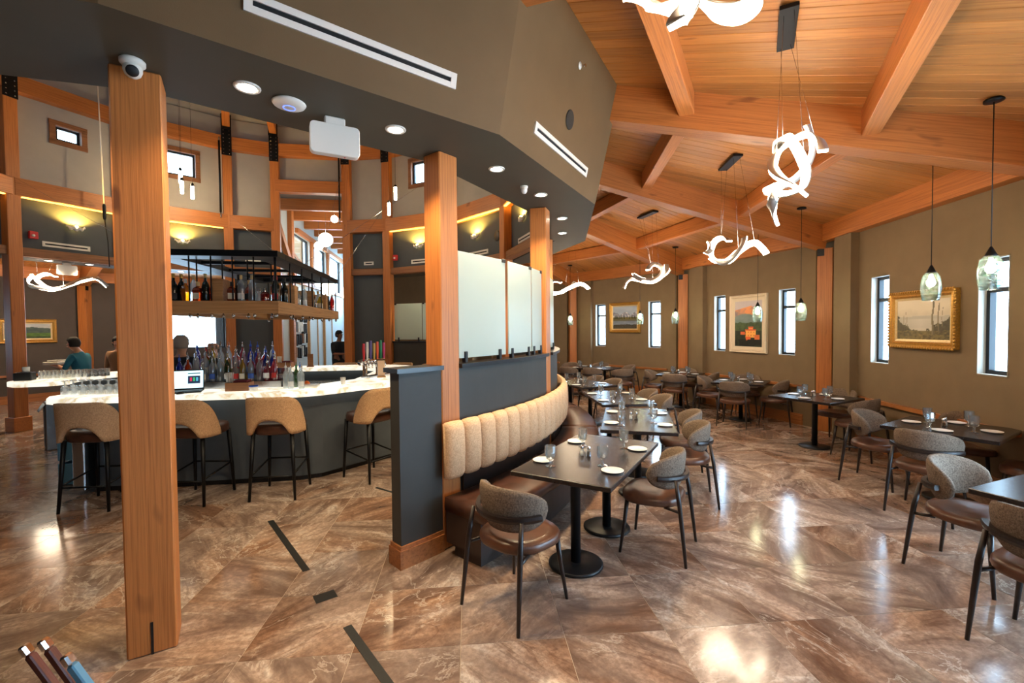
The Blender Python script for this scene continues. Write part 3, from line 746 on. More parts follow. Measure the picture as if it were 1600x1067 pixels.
# hanging light boxes
def light_box(p, rz, label):
    t = thing('emergency_light_box', label, 'light box', (p[0], p[1], ZS), rz, 'white light boxes')
    b = MB(); b.box((0, 0, -0.03), (0.13, 0.05, 0.06)); b.build('bracket', M['white'], t, bevel=0.008)
    rr_ = [(sx * (0.155 - 0.028) + 0.028 * cos(rad(q_)), sz * (0.1 - 0.028) + 0.028 * sin(rad(q_))) for sx, sz, q0_ in ((1, 1, 0), (-1, 1, 90), (-1, -1, 180), (1, -1, 270)) for q_ in range(q0_, q0_ + 91, 15)]
    b = MB(); b.prism(rr_, -0.03, 0.03, Matrix.Translation((0, 0, -0.15)) @ Matrix.Rotation(pi / 2, 4, 'X')); b.build('housing', M['white'], t, bevel=0.006)
    b = MB(); b.lathe([(0.005, 0), (0.005, 0.003)], 8, Matrix.Translation((0.06, 0, -0.254))); b.build('indicator', M['red'], t)
light_box(pol(4.98, -50.6), rad(28), 'white hanging light box under the soffit near the access point')
light_box(pol(5.2, 153.5), rad(154 + 90), 'white hanging light box seen at far left under the soffit')
# ceiling sensor
p = pol(5.05, -27.9); t = thing('ceiling_sensor', 'small white cone sensor on the soffit between downlights', 'sensor', (p.x, p.y, ZS))
b = MB(); b.lathe([(0.038, 0), (0.038, -0.018), (0.032, -0.022)], 20); b.build('base', M['white'], t)
b = MB(); b.lathe([(0.032, -0.022), (0.03, -0.05), (0.02, -0.07), (0.006, -0.075)], 20); b.build('lens', M['ceramic'], t)
# fascia fixtures: frame X along panel, Y outward normal, Z up the slope
def fascia_frame(a0, a1):
    A, B = pol(RV, a0), pol(RV, a1); A = Vector((A.x, A.y, ZS)); B = Vector((B.x, B.y, ZS)); T = pol(5.83, a0); T = Vector((T.x, T.y, 4.44))
    x = (B - A).normalized(); n = x.cross(T - A).normalized(); z = n.cross(x)
    if z.z < 0: z = -z; n = -n
    z = x.cross(n) if False else z
    # outward normal
    if n.xy.dot((A - Vector((CX, CY, 0))).xy) < 0: n = -n
    return Matrix(((x.x, n.x, z.x, A.x), (x.y, n.y, z.y, A.y), (x.z, n.z, z.z, A.z), (0, 0, 0, 1)))
M['slotdark'] = plain('slot_dark', (14, 14, 15), 0.8)
def diffuser(m, x0, x1, z0, z1, label, group='linear air diffusers'):
    t = thing('air_diffuser', label, 'air vent', (0, 0, 0), 0, group); t.matrix_world = m
    b = MB(); e = (z1 - z0) * 0.36; zc = (z0 + z1) / 2
    b.box(((x0 + x1) / 2, 0.006, z0 + e / 2), (x1 - x0, 0.014, e)); b.box(((x0 + x1) / 2, 0.006, z1 - e / 2), (x1 - x0, 0.014, e))
    for x in (x0 + 0.02, x1 - 0.02): b.box((x, 0.0065, zc), (0.04, 0.0152, z1 - z0))
    b.build('frame', M['white'], t)
    b = MB(); b.box(((x0 + x1) / 2, 0.002, zc), (x1 - x0 - 0.08, 0.004, (z1 - z0) * 0.27)); b.build('slot', M['slotdark'], t)
fa, fbm = fascia_frame(-62.5, -40), fascia_frame(-40, -17.5)
diffuser(fa, 0.54, 1.765, 0.183, 0.277, 'long white linear air diffuser on the fascia, largest at top')
diffuser(fbm, 0.475, 1.73, 0.183, 0.277, 'white linear air diffuser on the fascia beside the round speaker')
t = thing('wall_speaker', 'round dark flush speaker on the fascia', 'speaker'); t.matrix_world = fbm
b = MB(); b.lathe([(0.085, 0), (0.085, 0.006), (0.075, 0.009)], 32, Matrix.Translation((1.1, 0, 0.527)) @ Matrix.Rotation(-pi / 2, 4, 'X')); b.build('grille', plain('speaker_grille', (46, 42, 36), 0.8), t)
t = thing('sprinkler_head', 'small white sidewall sprinkler head on the fascia', 'sprinkler'); t.matrix_world = fbm
b = MB(); b.lathe([(0.032, 0), (0.032, 0.004), (0.026, 0.008)], 20, Matrix.Translation((1.098, 0, 1.0)) @ Matrix.Rotation(-pi / 2, 4, 'X')); b.build('escutcheon', M['white'], t)
b = MB(); b.tube([(1.098, 0, 1.0), (1.098, 0.05, 1.0)], 0.008, 8); b.box((1.098, 0.055, 1.0), (0.035, 0.004, 0.02)); b.build('nozzle', M['chrome'], t)
# bar-room wall fixtures
M['sconceglow'] = emit('sconce_glow', (255, 214, 120), 25)
SC = [(153.1, 'glowing shell sconce on the dark wall at far left'), (131.8, 'glowing shell sconce above the left end of the black rack'), (65.3, 'glowing shell sconce left of the banquette end post'), (43.4, 'glowing shell sconce above the frosted glass'), (20.5, 'glowing shell sconce beside the slim post, partly hidden')]
VL = {153.1: (154.5, 3.47, .62), 131.8: (131.8, 3.47, .62), 65.3: (64.0, 3.47, .62), 43.4: (42.9, 3.47, .62), 20.5: (20, 3.47, .62)}
for a, lab in SC:
    p = pol(4.87, a); t = thing('wall_sconce', lab, 'sconce', (p.x, p.y, 3.84), rad(a + 90), 'wall sconces')
    # bowl like a curled leaf, local +Y towards the room centre
    rings = []
    for i in range(17):
        f = i / 16 * 2 - 1; wv = 0.018 * sin(i * 1.35)
        rings.append([(f * 0.15, 0.02 + 0.07 * (1 - f * f) + 0.002, -0.03 + 0.055 * f * f + wv), (f * 0.15, 0.02 + 0.07 * (1 - f * f), 0.03 + 0.01 * sin(i * 2.1) + 0.03 * f * f + wv),
                      (f * 0.145, 0.01 + 0.06 * (1 - f * f), 0.03 + 0.03 * f * f + wv), (f * 0.145, 0.005, -0.025 + 0.055 * f * f + wv)])
    b = MB(); b.loft(rings); b.build('shade', M['ceramic'], t)
    b = MB(); b.lathe([(0.012, -0.02), (0.03, 0.0), (0.03, 0.03), (0.01, 0.045)], 12, Matrix.Translation((0, 0.045, 0.03))); b.build('bulb', M['sconceglow'], t)
    light('SPOT', 'sconce_beam', (0, 0.085, 0.06), 170, (255, 200, 84), 0.03, t, 150, 0.5, aim=(0, -0.25, 1.0))
    # vent under the sconce
    va = VL[a]; i = max(q for q in range(len(POSTS)) if POSTS[q] <= a); m, L = frame_matrix(pol(5.0, POSTS[i]), pol(5.0, POSTS[i + 1]))
    f = (va[0] - POSTS[i]) / (POSTS[i + 1] - POSTS[i]); x = f * L
    diffuser(m, x - 0.36, x + 0.36, 3.44, 3.54, 'white slot vent on the dark wall' + {153.1: ' at far left', 131.8: ' above the black rack', 65.3: ' left of the banquette post', 43.4: ' above the frosted glass', 20.5: ' beside the slim post'}[a], 'bar room slot vents')
for a, w, lab in ((82.6, .13, 'short white vent on the narrow wall right of the entrance'), (115.2, .17, 'short white vent on the narrow wall left of the entrance')):
    i = max(q for q in range(len(POSTS)) if POSTS[q] <= a); m, L = frame_matrix(pol(5.0, POSTS[i]), pol(5.0, POSTS[i + 1])); x = (a - POSTS[i]) / (POSTS[i + 1] - POSTS[i]) * L
    diffuser(m, x - w, x + w, 3.47, 3.56, lab, 'bar room slot vents')
M['clear'] = M['ceramic']
for a, z, lab in ((160.3, 3.62, 'red fire alarm box on the dark wall at far left'), (73.6, 3.62, 'red fire alarm box on the dark wall right of the entrance')):
    p = pol(4.93, a); t = thing('fire_alarm', lab, 'fire alarm', (p.x, p.y, z), rad(a + 90), 'red fire alarms')
    b = MB(); b.box((0, 0.03, 0), (0.13, 0.06, 0.14)); b.build('housing', M['red'], t, bevel=0.01)
    b = MB(); b.lathe([(0.028, 0), (0.02, 0.015)], 12, Matrix.Translation((0.01, 0.06, -0.01)) @ Matrix.Rotation(-pi / 2, 4, 'X')); b.build('strobe', M['ceramic'], t)
p = pol(4.86, 33.6); t = thing('wall_speaker', 'round black speaker on the dark wall right of the sconce', 'speaker', (p.x, p.y, 3.74), rad(33.6 + 90))
b = MB(); b.lathe([(0.11, 0), (0.11, 0.02), (0.09, 0.03)], 28, Matrix.Rotation(-pi / 2, 4, 'X')); b.build('grille', M['black'], t)

# ================================================================== RIBBON LAMPS
def catmull(P, n, closed=False):
    P = [Vector(p) for p in P]; out = []; L = len(P)
    for i in range(L - 1):
        p0, p1, p2, p3 = P[max(i - 1, 0)], P[i], P[i + 1], P[min(i + 2, L - 1)]
        for k in range(n):
            t = k / n
            out.append(0.5 * ((2 * p1) + (p2 - p0) * t + (2 * p0 - 5 * p1 + 4 * p2 - p3) * t * t + (3 * p1 - p0 - 3 * p2 + p3) * t ** 3))
    out.append(P[-1]); return out
M['ribbon'] = emit('ribbon_led_diffuser', (255, 229, 196), 60)
M['channel'] = plain('ribbon_channel', (200, 196, 190), 0.3, 0.6)
def strip(path, tw, w, h0, h1, mat, name, parent):
    """rectangular section swept along path, twisting by tw"""
    P = path; L = len(P); rings = []; up = Vector((0, 0, 1))
    for i in range(L):
        t = (P[min(i + 1, L - 1)] - P[max(i - 1, 0)]).normalized()
        a = up - t * up.dot(t)
        if a.length < 1e-3: a = t.orthogonal()
        a.normalize(); up = a
        q = Matrix.Rotation(tw(i / (L - 1)), 3, t); n = q @ a; s = t.cross(n)
        rings.append([P[i] + s * w / 2 + n * h0, P[i] - s * w / 2 + n * h0, P[i] - s * w / 2 + n * h1, P[i] + s * w / 2 + n * h1])
    b = MB(); b.loft(rings, True, True); return b.build(name, mat, parent)
RIBS = {
 'L1': [[(-0.085, 0.148, 3.042), (0.041, 0.165, 3.07), (0.04, 0.078, 2.997), (-0.053, -0.057, 2.903), (-0.076, -0.106, 2.909)], [(0.117, 0.038, 3.09), (-0.018, -0.032, 2.925), (-0.08, -0.044, 2.838)], [(0.087, -0.021, 3.011), (0.044, -0.099, 2.904), (0.014, -0.193, 2.831), (0.003, -0.254, 2.82), (0.018, -0.263, 2.87), (0.052, -0.217, 2.981), (0.063, -0.088, 3.12), (0.056, 0.061, 3.187), (0.029, 0.186, 3.189), (0.006, 0.216, 3.127)]],
 'L2': [[(-0.012, -0.229, 3.056), (0.172, -0.21, 3.211), (0.272, -0.141, 3.294), (0.244, -0.045, 3.253), (0.1, 0.049, 3.13), (-0.093, 0.089, 2.977), (-0.247, 0.059, 2.849), (-0.288, -0.025, 2.764), (-0.193, -0.102, 2.717)], [(0.264, -0.143, 3.367), (0.273, -0.17, 3.289), (0.246, -0.18, 3.151), (0.186, -0.136, 3.023), (0.1, -0.046, 2.914), (0.0, 0.043, 2.86), (-0.101, 0.11, 2.835), (-0.191, 0.118, 2.781), (-0.26, 0.039, 2.733), (-0.292, -0.037, 2.731), (-0.284, -0.088, 2.77), (-0.235, -0.104, 2.87), (-0.154, -0.084, 2.99), (-0.053, -0.049, 3.123), (0.054, -0.006, 3.234), (0.153, 0.048, 3.248), (0.232, 0.052, 3.191)], [(0.151, 0.031, 2.899), (-0.245, 0.085, 2.731), (-0.146, 0.089, 2.662), (0.255, 0.045, 2.634)]],
 'L3': [[(0.002, 0.007, 2.944), (0.191, 0.019, 3.03), (0.325, 0.071, 3.023), (0.344, 0.122, 2.926), (0.244, 0.163, 2.808), (0.053, 0.146, 2.695), (-0.148, 0.106, 2.649), (-0.283, 0.049, 2.69), (-0.315, -0.042, 2.821), (-0.223, -0.107, 2.945)], [(0.356, 0.143, 2.791), (0.298, 0.063, 2.712), (0.082, -0.007, 2.696), (-0.169, -0.038, 2.768), (-0.337, -0.092, 2.831), (-0.343, -0.192, 2.858), (-0.202, -0.326, 2.818), (-0.014, -0.468, 2.767)], [(0.231, 0.192, 2.975), (-0.2, 0.32, 2.788), (0.236, 0.231, 2.85)]],
 'L4': [[(-0.005, -0.008, 2.919), (0.102, -0.134, 3.02), (0.122, -0.258, 3.062), (0.035, -0.337, 2.993), (-0.084, -0.282, 2.882), (-0.175, -0.111, 2.75), (-0.198, 0.091, 2.696), (-0.137, 0.237, 2.723), (0.01, 0.305, 2.819)], [(0.455, 0.255, 2.601), (0.402, 0.217, 2.719), (0.215, 0.206, 2.761), (-0.034, 0.172, 2.688), (-0.23, 0.086, 2.647), (-0.308, -0.073, 2.711), (-0.257, -0.269, 2.86), (-0.091, -0.36, 3.025)], [(0.255, 0.154, 2.863), (0.006, 0.227, 2.738), (-0.189, 0.165, 2.661), (-0.186, -0.049, 2.701), (-0.068, -0.321, 2.837), (-0.026, -0.489, 2.954)]],
 'L5': [[(0.381, 0.382, 2.763), (0.51, 0.176, 2.921), (0.379, 0.173, 2.957), (0.083, 0.29, 2.97), (-0.075, 0.259, 2.913)], [(0.6, 0.262, 2.815), (0.42, 0.136, 2.731), (0.133, 0.117, 2.682), (-0.155, 0.11, 2.767), (-0.361, -0.015, 2.861), (-0.378, -0.212, 2.87), (-0.328, -0.467, 2.782)], [(0.475, 0.295, 2.713), (0.135, 0.367, 2.657), (-0.08, 0.245, 2.677), (-0.052, -0.082, 2.814), (0.015, -0.328, 2.97)]],
 'L6': [[(-0.101, 0.028, 3.09), (-0.043, -0.154, 3.152), (0.062, -0.272, 3.131), (0.147, -0.265, 3.011), (0.059, -0.105, 2.862), (-0.072, 0.108, 2.805), (-0.242, 0.292, 2.901), (-0.419, 0.371, 3.023), (-0.633, 0.342, 3.101)], [(0.175, -0.298, 3.121), (0.266, -0.309, 3.004), (0.274, -0.188, 2.868), (0.146, 0.024, 2.812), (-0.015, 0.215, 2.777), (-0.233, 0.323, 2.88), (-0.491, 0.321, 3.013), (-0.756, 0.235, 3.1), (-1.0, 0.132, 2.93)], [(0.238, -0.2, 3.109), (0.196, 0.036, 2.989), (0.091, 0.221, 2.824), (-0.115, 0.248, 2.82), (-0.375, 0.128, 2.958), (-0.707, 0.01, 3.09), (-0.896, -0.007, 3.128)]],
}

def ribbon_lamp(key, R, ang, mid, label, energy=80, w=0.06, loc=None):
    e, tt = bay_frame(mid); p = pol(R, ang) if loc is None else Vector(loc)
    z = zdeck((p - Vector((CX, CY))).dot(e)) - 0.02
    t = thing('ribbon_pendant', label, 'pendant lamp', (p.x, p.y, z), rad((ang if loc is None else mid) + 90), 'LED ribbon lamps'); ends = []
    for j, pp in enumerate(RIBS[key]):
        P = catmull([(q[0], q[1], q[2] - z) for q in pp], 10)
        tw = lambda f, j=j: 0.9 * sin(f * 5 + j * 1.7)
        ends += [P[int(len(P) * f_)] for f_ in (.15, .45, .7)]
        strip(P, tw, w, -0.006, 0.013, M['ribbon'], 'diffuser', t)
        strip(P, tw, w + 0.004, 0.0135, 0.021, M['channel'], 'channel', t)
    b = MB(); b.box((0, 0, 0), (0.56, 0.12, 0.03)); b.build('canopy', M['blackmetal'], t, bevel=0.002)
    for x, y in ((-.24, -.03), (-.2, .03), (.2, -.03), (.24, .03)):
        e_ = min(ends, key=lambda q_: (q_.x - x) ** 2 + (q_.y - y * 3) ** 2 - .25 * q_.z)
        b = MB(); b.tube([(x, y, -0.01), tuple(e_)], 0.0018, 5); b.build('suspension_wire', M['steel'], t)
    zz = sum(q[2] for pp in RIBS[key] for q in pp) / sum(len(pp) for pp in RIBS[key])
ribbon_lamp('L2', 7.28, -28.3, -28.75, 'tangled glowing LED ribbon lamp with a hanging tail, largest whole one', w=.062)
ribbon_lamp('L3', 7.33, -5.6, -6.25, 'glowing LED ribbon lamp second from the front, hooked at its left end', w=.075)
ribbon_lamp('L4', 7.32, 16.6, 16.25, 'glowing LED ribbon lamp in front of the lake painting', w=.08)
ribbon_lamp('L5', 7.32, 38.75, 38.75, 'farthest glowing LED ribbon lamp beside the slim post', w=.08)
ribbon_lamp('L1', 0, 0, -51.25, 'glowing LED ribbon lamp cut off by the top edge', loc=(.62, 1.70), w=.062)
ribbon_lamp('L6', 7.3, 150.2, 154.5, 'glowing LED ribbon lamp at far left behind the bar', 70, w=.08)

# ================================================================== GLASS PENDANTS
k = N('rippled_sea_glass'); k.t.nodes.remove(k.b)
trn = k.n('ShaderNodeBsdfTransparent'); trn.inputs[0].default_value = (0.50, 0.66, 0.64, 1)
gl = k.n('ShaderNodeBsdfGlossy'); gl.inputs['Roughness'].default_value = 0.08; gl.inputs[0].default_value = (0.85, 0.95, 0.95, 1)
wv = k.noise(k.mapping(k.obj(), (1, 1, 5)), 16, 4, 0.65, 1.2)
k.l(k.ramp(wv, [(0.38, (0.16, 0.30, 0.28, 1)), (0.5, (0.5, 0.66, 0.62, 1)), (0.62, (0.9, 0.97, 0.95, 1))]), trn.inputs[0])
bp = k.n('ShaderNodeBump'); bp.inputs['Distance'].default_value = 0.03; k.l(wv, bp.inputs['Height']); k.l(bp.outputs[0], gl.inputs['Normal'])
fx = k.ramp(wv, [(0.46, (0.12, 0.12, 0.12, 1)), (0.56, (0.55, 0.55, 0.55, 1)), (0.62, (0.15, 0.15, 0.15, 1))])
mxs = k.n('ShaderNodeMixShader'); k.l(fx, mxs.inputs[0]); k.l(trn.outputs[0], mxs.inputs[1]); k.l(gl.outputs[0], mxs.inputs[2])
k.l(mxs.outputs[0], k.t.nodes['Material Output'].inputs['Surface']); M['seaglass'] = k.m
M['bulb'] = emit('warm_bulb', (255, 228, 184), 170)
GP = [(-15.0, 2.18, 'sea glass pendant lamp in front of the forest painting'), (-20.6, 2.22, 'sea glass pendant lamp nearest the right edge'), (1.6, 2.02, 'sea glass pendant lamp left of the wall post by the castle window'),
      (8.6, 2.02, 'sea glass pendant lamp in front of the castle painting'), (24.0, 2.02, 'sea glass pendant lamp in front of the far wall post'), (31.4, 2.02, 'sea glass pendant lamp overlapping the lake painting'), (47.0, 2.02, 'sea glass pendant lamp farthest back near the slim post'),
      (157.5, 2.02, 'sea glass pendant lamp over the green hill painting at far left')]
for a, zc, lab in GP:
    R_ = 8.88; p = pol(R_, a); mid = min(bays, key=lambda q: abs(q - a)); zt = zdeck(R_ * cos(rad(a - mid)))
    t = thing('glass_pendant', lab, 'pendant lamp', (p.x, p.y, zc), 0, 'sea glass pendants')
    h = zt - zc
    b = MB(); b.lathe([(0.065, h), (0.065, h - 0.018), (0.05, h - 0.024)], 20); b.build('canopy', M['blackmetal'], t)
    b = MB(); b.tube([(0, 0, h - 0.02), (0, 0, 0.2)], 0.004, 6); b.build('cord', M['black'], t)
    b = MB(); b.lathe([(0.006, 0.215), (0.014, 0.2), (0.036, 0.15), (0.045, 0.135)], 20); b.build('socket_cap', M['blackmetal'], t)
    b = MB()
    pr = [(0.045, 0.136), (0.066, 0.10), (0.08, 0.04), (0.083, -0.02), (0.076, -0.09), (0.066, -0.145)]
    rings = [[(r * cos(2 * pi * i / 24), r * sin(2 * pi * i / 24), z) for i in range(24)] for r, z in pr]
    b.loft(rings, caps=False); b.build('shade', M['seaglass'], t)
    b = MB(); b.lathe([(0.012, 0.12), (0.016, 0.09), (0.034, 0.05), (0.034, 0.02), (0.02, 0.0), (0.005, -0.006)], 14); b.build('bulb', M['bulb'], t)

# ================================================================== PAINTINGS
k = N('painted_canvas'); at = k.n('ShaderNodeAttribute'); at.attribute_name = 'paint'; k.col(at.outputs['Color'])
k.set(Roughness=0.45); k.bump(k.noise(k.obj(), 70, 3), 0.002, 0.4); M['canvas'] = k.m
def h2(x, y):
    s = sin(x * 127.1 + y * 311.7) * 43758.5453; return s - math.floor(s)
def vn(x, y):
    i, j = math.floor(x), math.floor(y); f, g = x - i, y - j; f = f * f * (3 - 2 * f); g = g * g * (3 - 2 * g)
    return (h2(i, j) * (1 - f) + h2(i + 1, j) * f) * (1 - g) + (h2(i, j + 1) * (1 - f) + h2(i + 1, j + 1) * f) * g
def fbm(x, y, o=4):
    a, s = 0.5, 0.0
    for _ in range(o): s += a * vn(x, y); x, y, a = x * 2.03 + 7.1, y * 2.03 + 3.7, a * 0.5
    return s
def mixc(a, b, t): t = max(0, min(1, t)); return tuple(p + (q - p) * t for p, q in zip(a, b))
def forest(u, v):
    c = mixc((150, 140, 122), (214, 200, 176), 0.25 + v + 0.4 * (fbm(u * 4, v * 4) - .5))
    if v < 0.62: c = mixc(c, (206, 198, 182), 0.5 - abs(v - 0.45))
    hill = 0.58 + 0.05 * fbm(u * 5, 2) - 0.02
    if v < hill and v > 0.3: c = mixc(c, (160, 158, 150), 0.5)
    if 0.22 < v < 0.52: c = mixc(c, (214, 206, 194), 0.7 - abs(u - 0.48) * 1.6)
    l = 0.5 - u * 0.9 + 0.22 * (fbm(u * 14, v * 10) - .5) * 2
    r = 0.36 + (u - 0.75) * 0.9 + 0.2 * (fbm(u * 12 + 9, v * 10) - .5) * 2
    if v < l + 0.06 or v < r: c = mixc((58, 54, 40), (96, 88, 60), fbm(u * 22, v * 22))
    if v < 0.2 + 0.06 * fbm(u * 8, 5): c = mixc((72, 62, 38), (150, 132, 74), fbm(u * 26, v * 30) * 1.3 - 0.2 + 0.3 * (0.25 - abs(u - .45)))
    for x, w, top, bot in ((0.70, 0.022, 0.98, 0.12), (0.80, 0.014, 0.9, 0.2), (0.87, 0.006, 0.78, 0.3), (0.14, 0.005, 0.62, 0.25), (0.18, 0.004, 0.72, 0.25), (0.21, 0.004, 0.58, 0.25)):
        if bot < v < top and abs(u - x - 0.01 * sin(v * 9)) < w * (1.1 - 0.5 * v): c = mixc((92, 82, 62), (140, 126, 96), 0.5 + (u - x) / w * -0.5)
    return c
def lake(u, v):
    if v > 0.52:
        c = mixc((150, 168, 196), (196, 204, 214), fbm(u * 3, v * 6))
        ridge = 0.62 + 0.2 * abs(sin(u * 7 + 1)) * (0.6 + 0.5 * fbm(u * 9, 1)) - 0.05
        if v < ridge: c = mixc((120, 124, 148), (232, 230, 232), (fbm(u * 18 + v * 9, v * 14) - 0.3) * 2.2)
    elif v > 0.42: c = mixc((150, 128, 60), (70, 70, 36), fbm(u * 20, v * 16) * 1.2)
    else:
        c = mixc((150, 160, 176), (96, 108, 128), fbm(u * 6, v * 22)); 
        if v > 0.34: c = mixc(c, (88, 80, 50), 0.7)
        if v < 0.12 + 0.12 * fbm(u * 9, 8): c = mixc((48, 44, 40), (96, 88, 70), fbm(u * 30, v * 30))
    for q in range(16):
        x = h2(q, 3.3); hh = 0.1 + 0.12 * h2(q, 7.7)
        if 0.44 < v < 0.44 + hh and abs(u - x) < 0.018 * (1 - (v - 0.44) / hh) + 0.003: c = (48, 54, 36)
    return c
def castle(u, v):
    c = mixc((186, 176, 186), (208, 196, 186), fbm(u * 3, v * 5))
    pk = 0.82 + 0.14 * (u - 0.1) * (1 if u < 0.62 else 0) + (0.062 - 0.2 * (u - .62) if u >= 0.62 else 0)
    if v < pk: c = mixc((232, 150, 92), (120, 116, 136), (fbm(u * 6, v * 8) - 0.35) * 3 + (0.8 - v) * 2 - 0.3)
    if v < 0.66 + 0.06 * sin(u * 4): c = mixc((92, 116, 112), (140, 150, 152), fbm(u * 5, v * 9))
    if v < 0.5 + 0.06 * fbm(u * 10, 3): c = mixc((40, 56, 34), (86, 104, 56), fbm(u * 16, v * 16))
    if v < 0.34: c = mixc((20, 28, 20), (58, 70, 40), fbm(u * 14, v * 14))
    for x0, x1, y0, y1, col in ((.4, .78, .2, .36, (244, 176, 84)), (.52, .68, .34, .42, (240, 140, 70)), (.22, .38, .26, .33, (226, 104, 52)), (.42, .6, .1, .22, (232, 104, 44)), (.74, .92, .14, .26, (214, 110, 56)), (.38, .8, .35, .375, (206, 84, 44)), (.5, .7, .415, .435, (206, 84, 44))):
        if x0 < u < x1 and y0 < v < y1:
            c = col
            if y1 - y0 > .12 and (u * 30) % 3 < 0.8 and (v * 40) % 3 < 1.2: c = mixc(col, (160, 80, 40), 0.6)
    if v < 0.16 and fbm(u * 9, v * 12) > 0.45: c = (18, 22, 16)
    return c
def hills(u, v):
    c = mixc((206, 206, 204), (150, 156, 160), fbm(u * 4, v * 5))
    if v < 0.62 + 0.16 * sin(u * 3.0) * fbm(u * 4, 2) + 0.05: c = mixc((56, 74, 74), (92, 108, 96), fbm(u * 9, v * 9))
    if v < 0.36: c = mixc((52, 84, 40), (120, 150, 62), fbm(u * 14, v * 20))
    if v < 0.14: c = mixc((40, 62, 34), (78, 100, 48), fbm(u * 20, v * 20))
    return c
M['gold'] = plain('gilded_frame', (196, 148, 70), 0.35, 0.55, var=0.25, nscale=60, bump=0.006, bscale=60)
M['goldlt'] = plain('pale_gilt', (222, 196, 146), 0.4, 0.3, var=0.1, nscale=40)
M['cream'] = plain('cream_frame', (226, 210, 184), 0.45, 0.1)
def painting(m, x0, x1, z0, z1, fn, fw, liner, mat_f, mat_l, label, nx=90, ornate=False):
    t = thing('framed_painting', label, 'painting'); t.matrix_world = m
    a, b_, c, d = x0 + fw + liner, x1 - fw - liner, z0 + fw + liner, z1 - fw - liner
    ny = max(8, int(nx * (d - c) / (b_ - a)))
    vs, fs, cols = [], [], []
    for j in range(ny + 1):
        for i in range(nx + 1):
            u, v = i / nx, j / ny
            vs.append((b_ - (b_ - a) * u, 0.022, c + (d - c) * v)); cols.append(lin(fn(u, v)))
    for j in range(ny):
        for i in range(nx): fs.append((j * (nx + 1) + i, j * (nx + 1) + i + 1, (j + 1) * (nx + 1) + i + 1, (j + 1) * (nx + 1) + i))
    me = bpy.data.meshes.new('canvas'); me.from_pydata(vs, [], fs); ca = me.color_attributes.new('paint', 'FLOAT_COLOR', 'POINT')
    ca.data.foreach_set('color', [q for cc in cols for q in cc]); me.materials.append(M['canvas'])
    o = bpy.data.objects.new('canvas', me); COL.objects.link(o); o.parent = t
    def rim(X0, X1, Z0, Z1, w, prof, mat, nm):
        bb = MB(); rr = []
        for (px, pz, sx, sz) in ((X0, Z0, 1, 1), (X1, Z0, -1, 1), (X1, Z1, -1, -1), (X0, Z1, 1, -1)):
            rr.append([(px + sx * w * f, y, pz + sz * w * f) for f, y in prof])
        rr.append(rr[0]); bb.loft(rr, caps=False, sm=False); bb.build(nm, mat, t)
    rim(x0, x1, z0, z1, fw, [(0, 0.0), (0, 0.045), (0.18, 0.062), (0.45, 0.05), (0.7, 0.055), (0.9, 0.04), (1, 0.03), (1, 0.0)], mat_f, 'frame')
    rim(x0 + fw, x1 - fw, z0 + fw, z1 - fw, liner, [(0, 0.0), (0, 0.034), (1, 0.024), (1, 0.0)], mat_l, 'liner')
    if ornate:
        bb = MB(); n = 26
        for i in range(n):
            x = x0 + (x1 - x0) * (i + .5) / n
            for z in (z0, z1): bb.lathe([(0.004, 0), (0.018, 0.02), (0.012, 0.03)], 6, Matrix.Translation((x, 0.04, z)) @ Matrix.Rotation(-pi / 2, 4, 'X'))
        n = 18
        for i in range(n):
            z = z0 + (z1 - z0) * (i + .5) / n
            for x in (x0, x1): bb.lathe([(0.004, 0), (0.018, 0.02), (0.012, 0.03)], 6, Matrix.Translation((x, 0.04, z)) @ Matrix.Rotation(-pi / 2, 4, 'X'))
        bb.build('scroll_ornament', M['gold'], t)
painting(WALLM['right'][0], 1.17, 2.21, 1.505, 2.21, forest, 0.075, 0.03, M['gold'], M['goldlt'], 'misty forest landscape in an ornate gold frame on the right wall', ornate=True)
painting(WALLM['right_far'][0], 1.205, 2.18, 1.25, 2.45, castle, 0.07, 0.06, M['cream'], M['cream'], 'tall painting of an orange castle in a wide cream frame')
painting(WALLM['back_right'][0], 1.265, 2.295, 1.655, 2.5, lake, 0.08, 0.03, M['gold'], M['goldlt'], 'snowy mountain lake painting in a gold frame')
painting(WALLM['left_far'][0], 0.62, 1.72, 1.53, 2.15, hills, 0.09, 0.03, M['gold'], M['goldlt'], 'green hill landscape in a gold frame at far left')
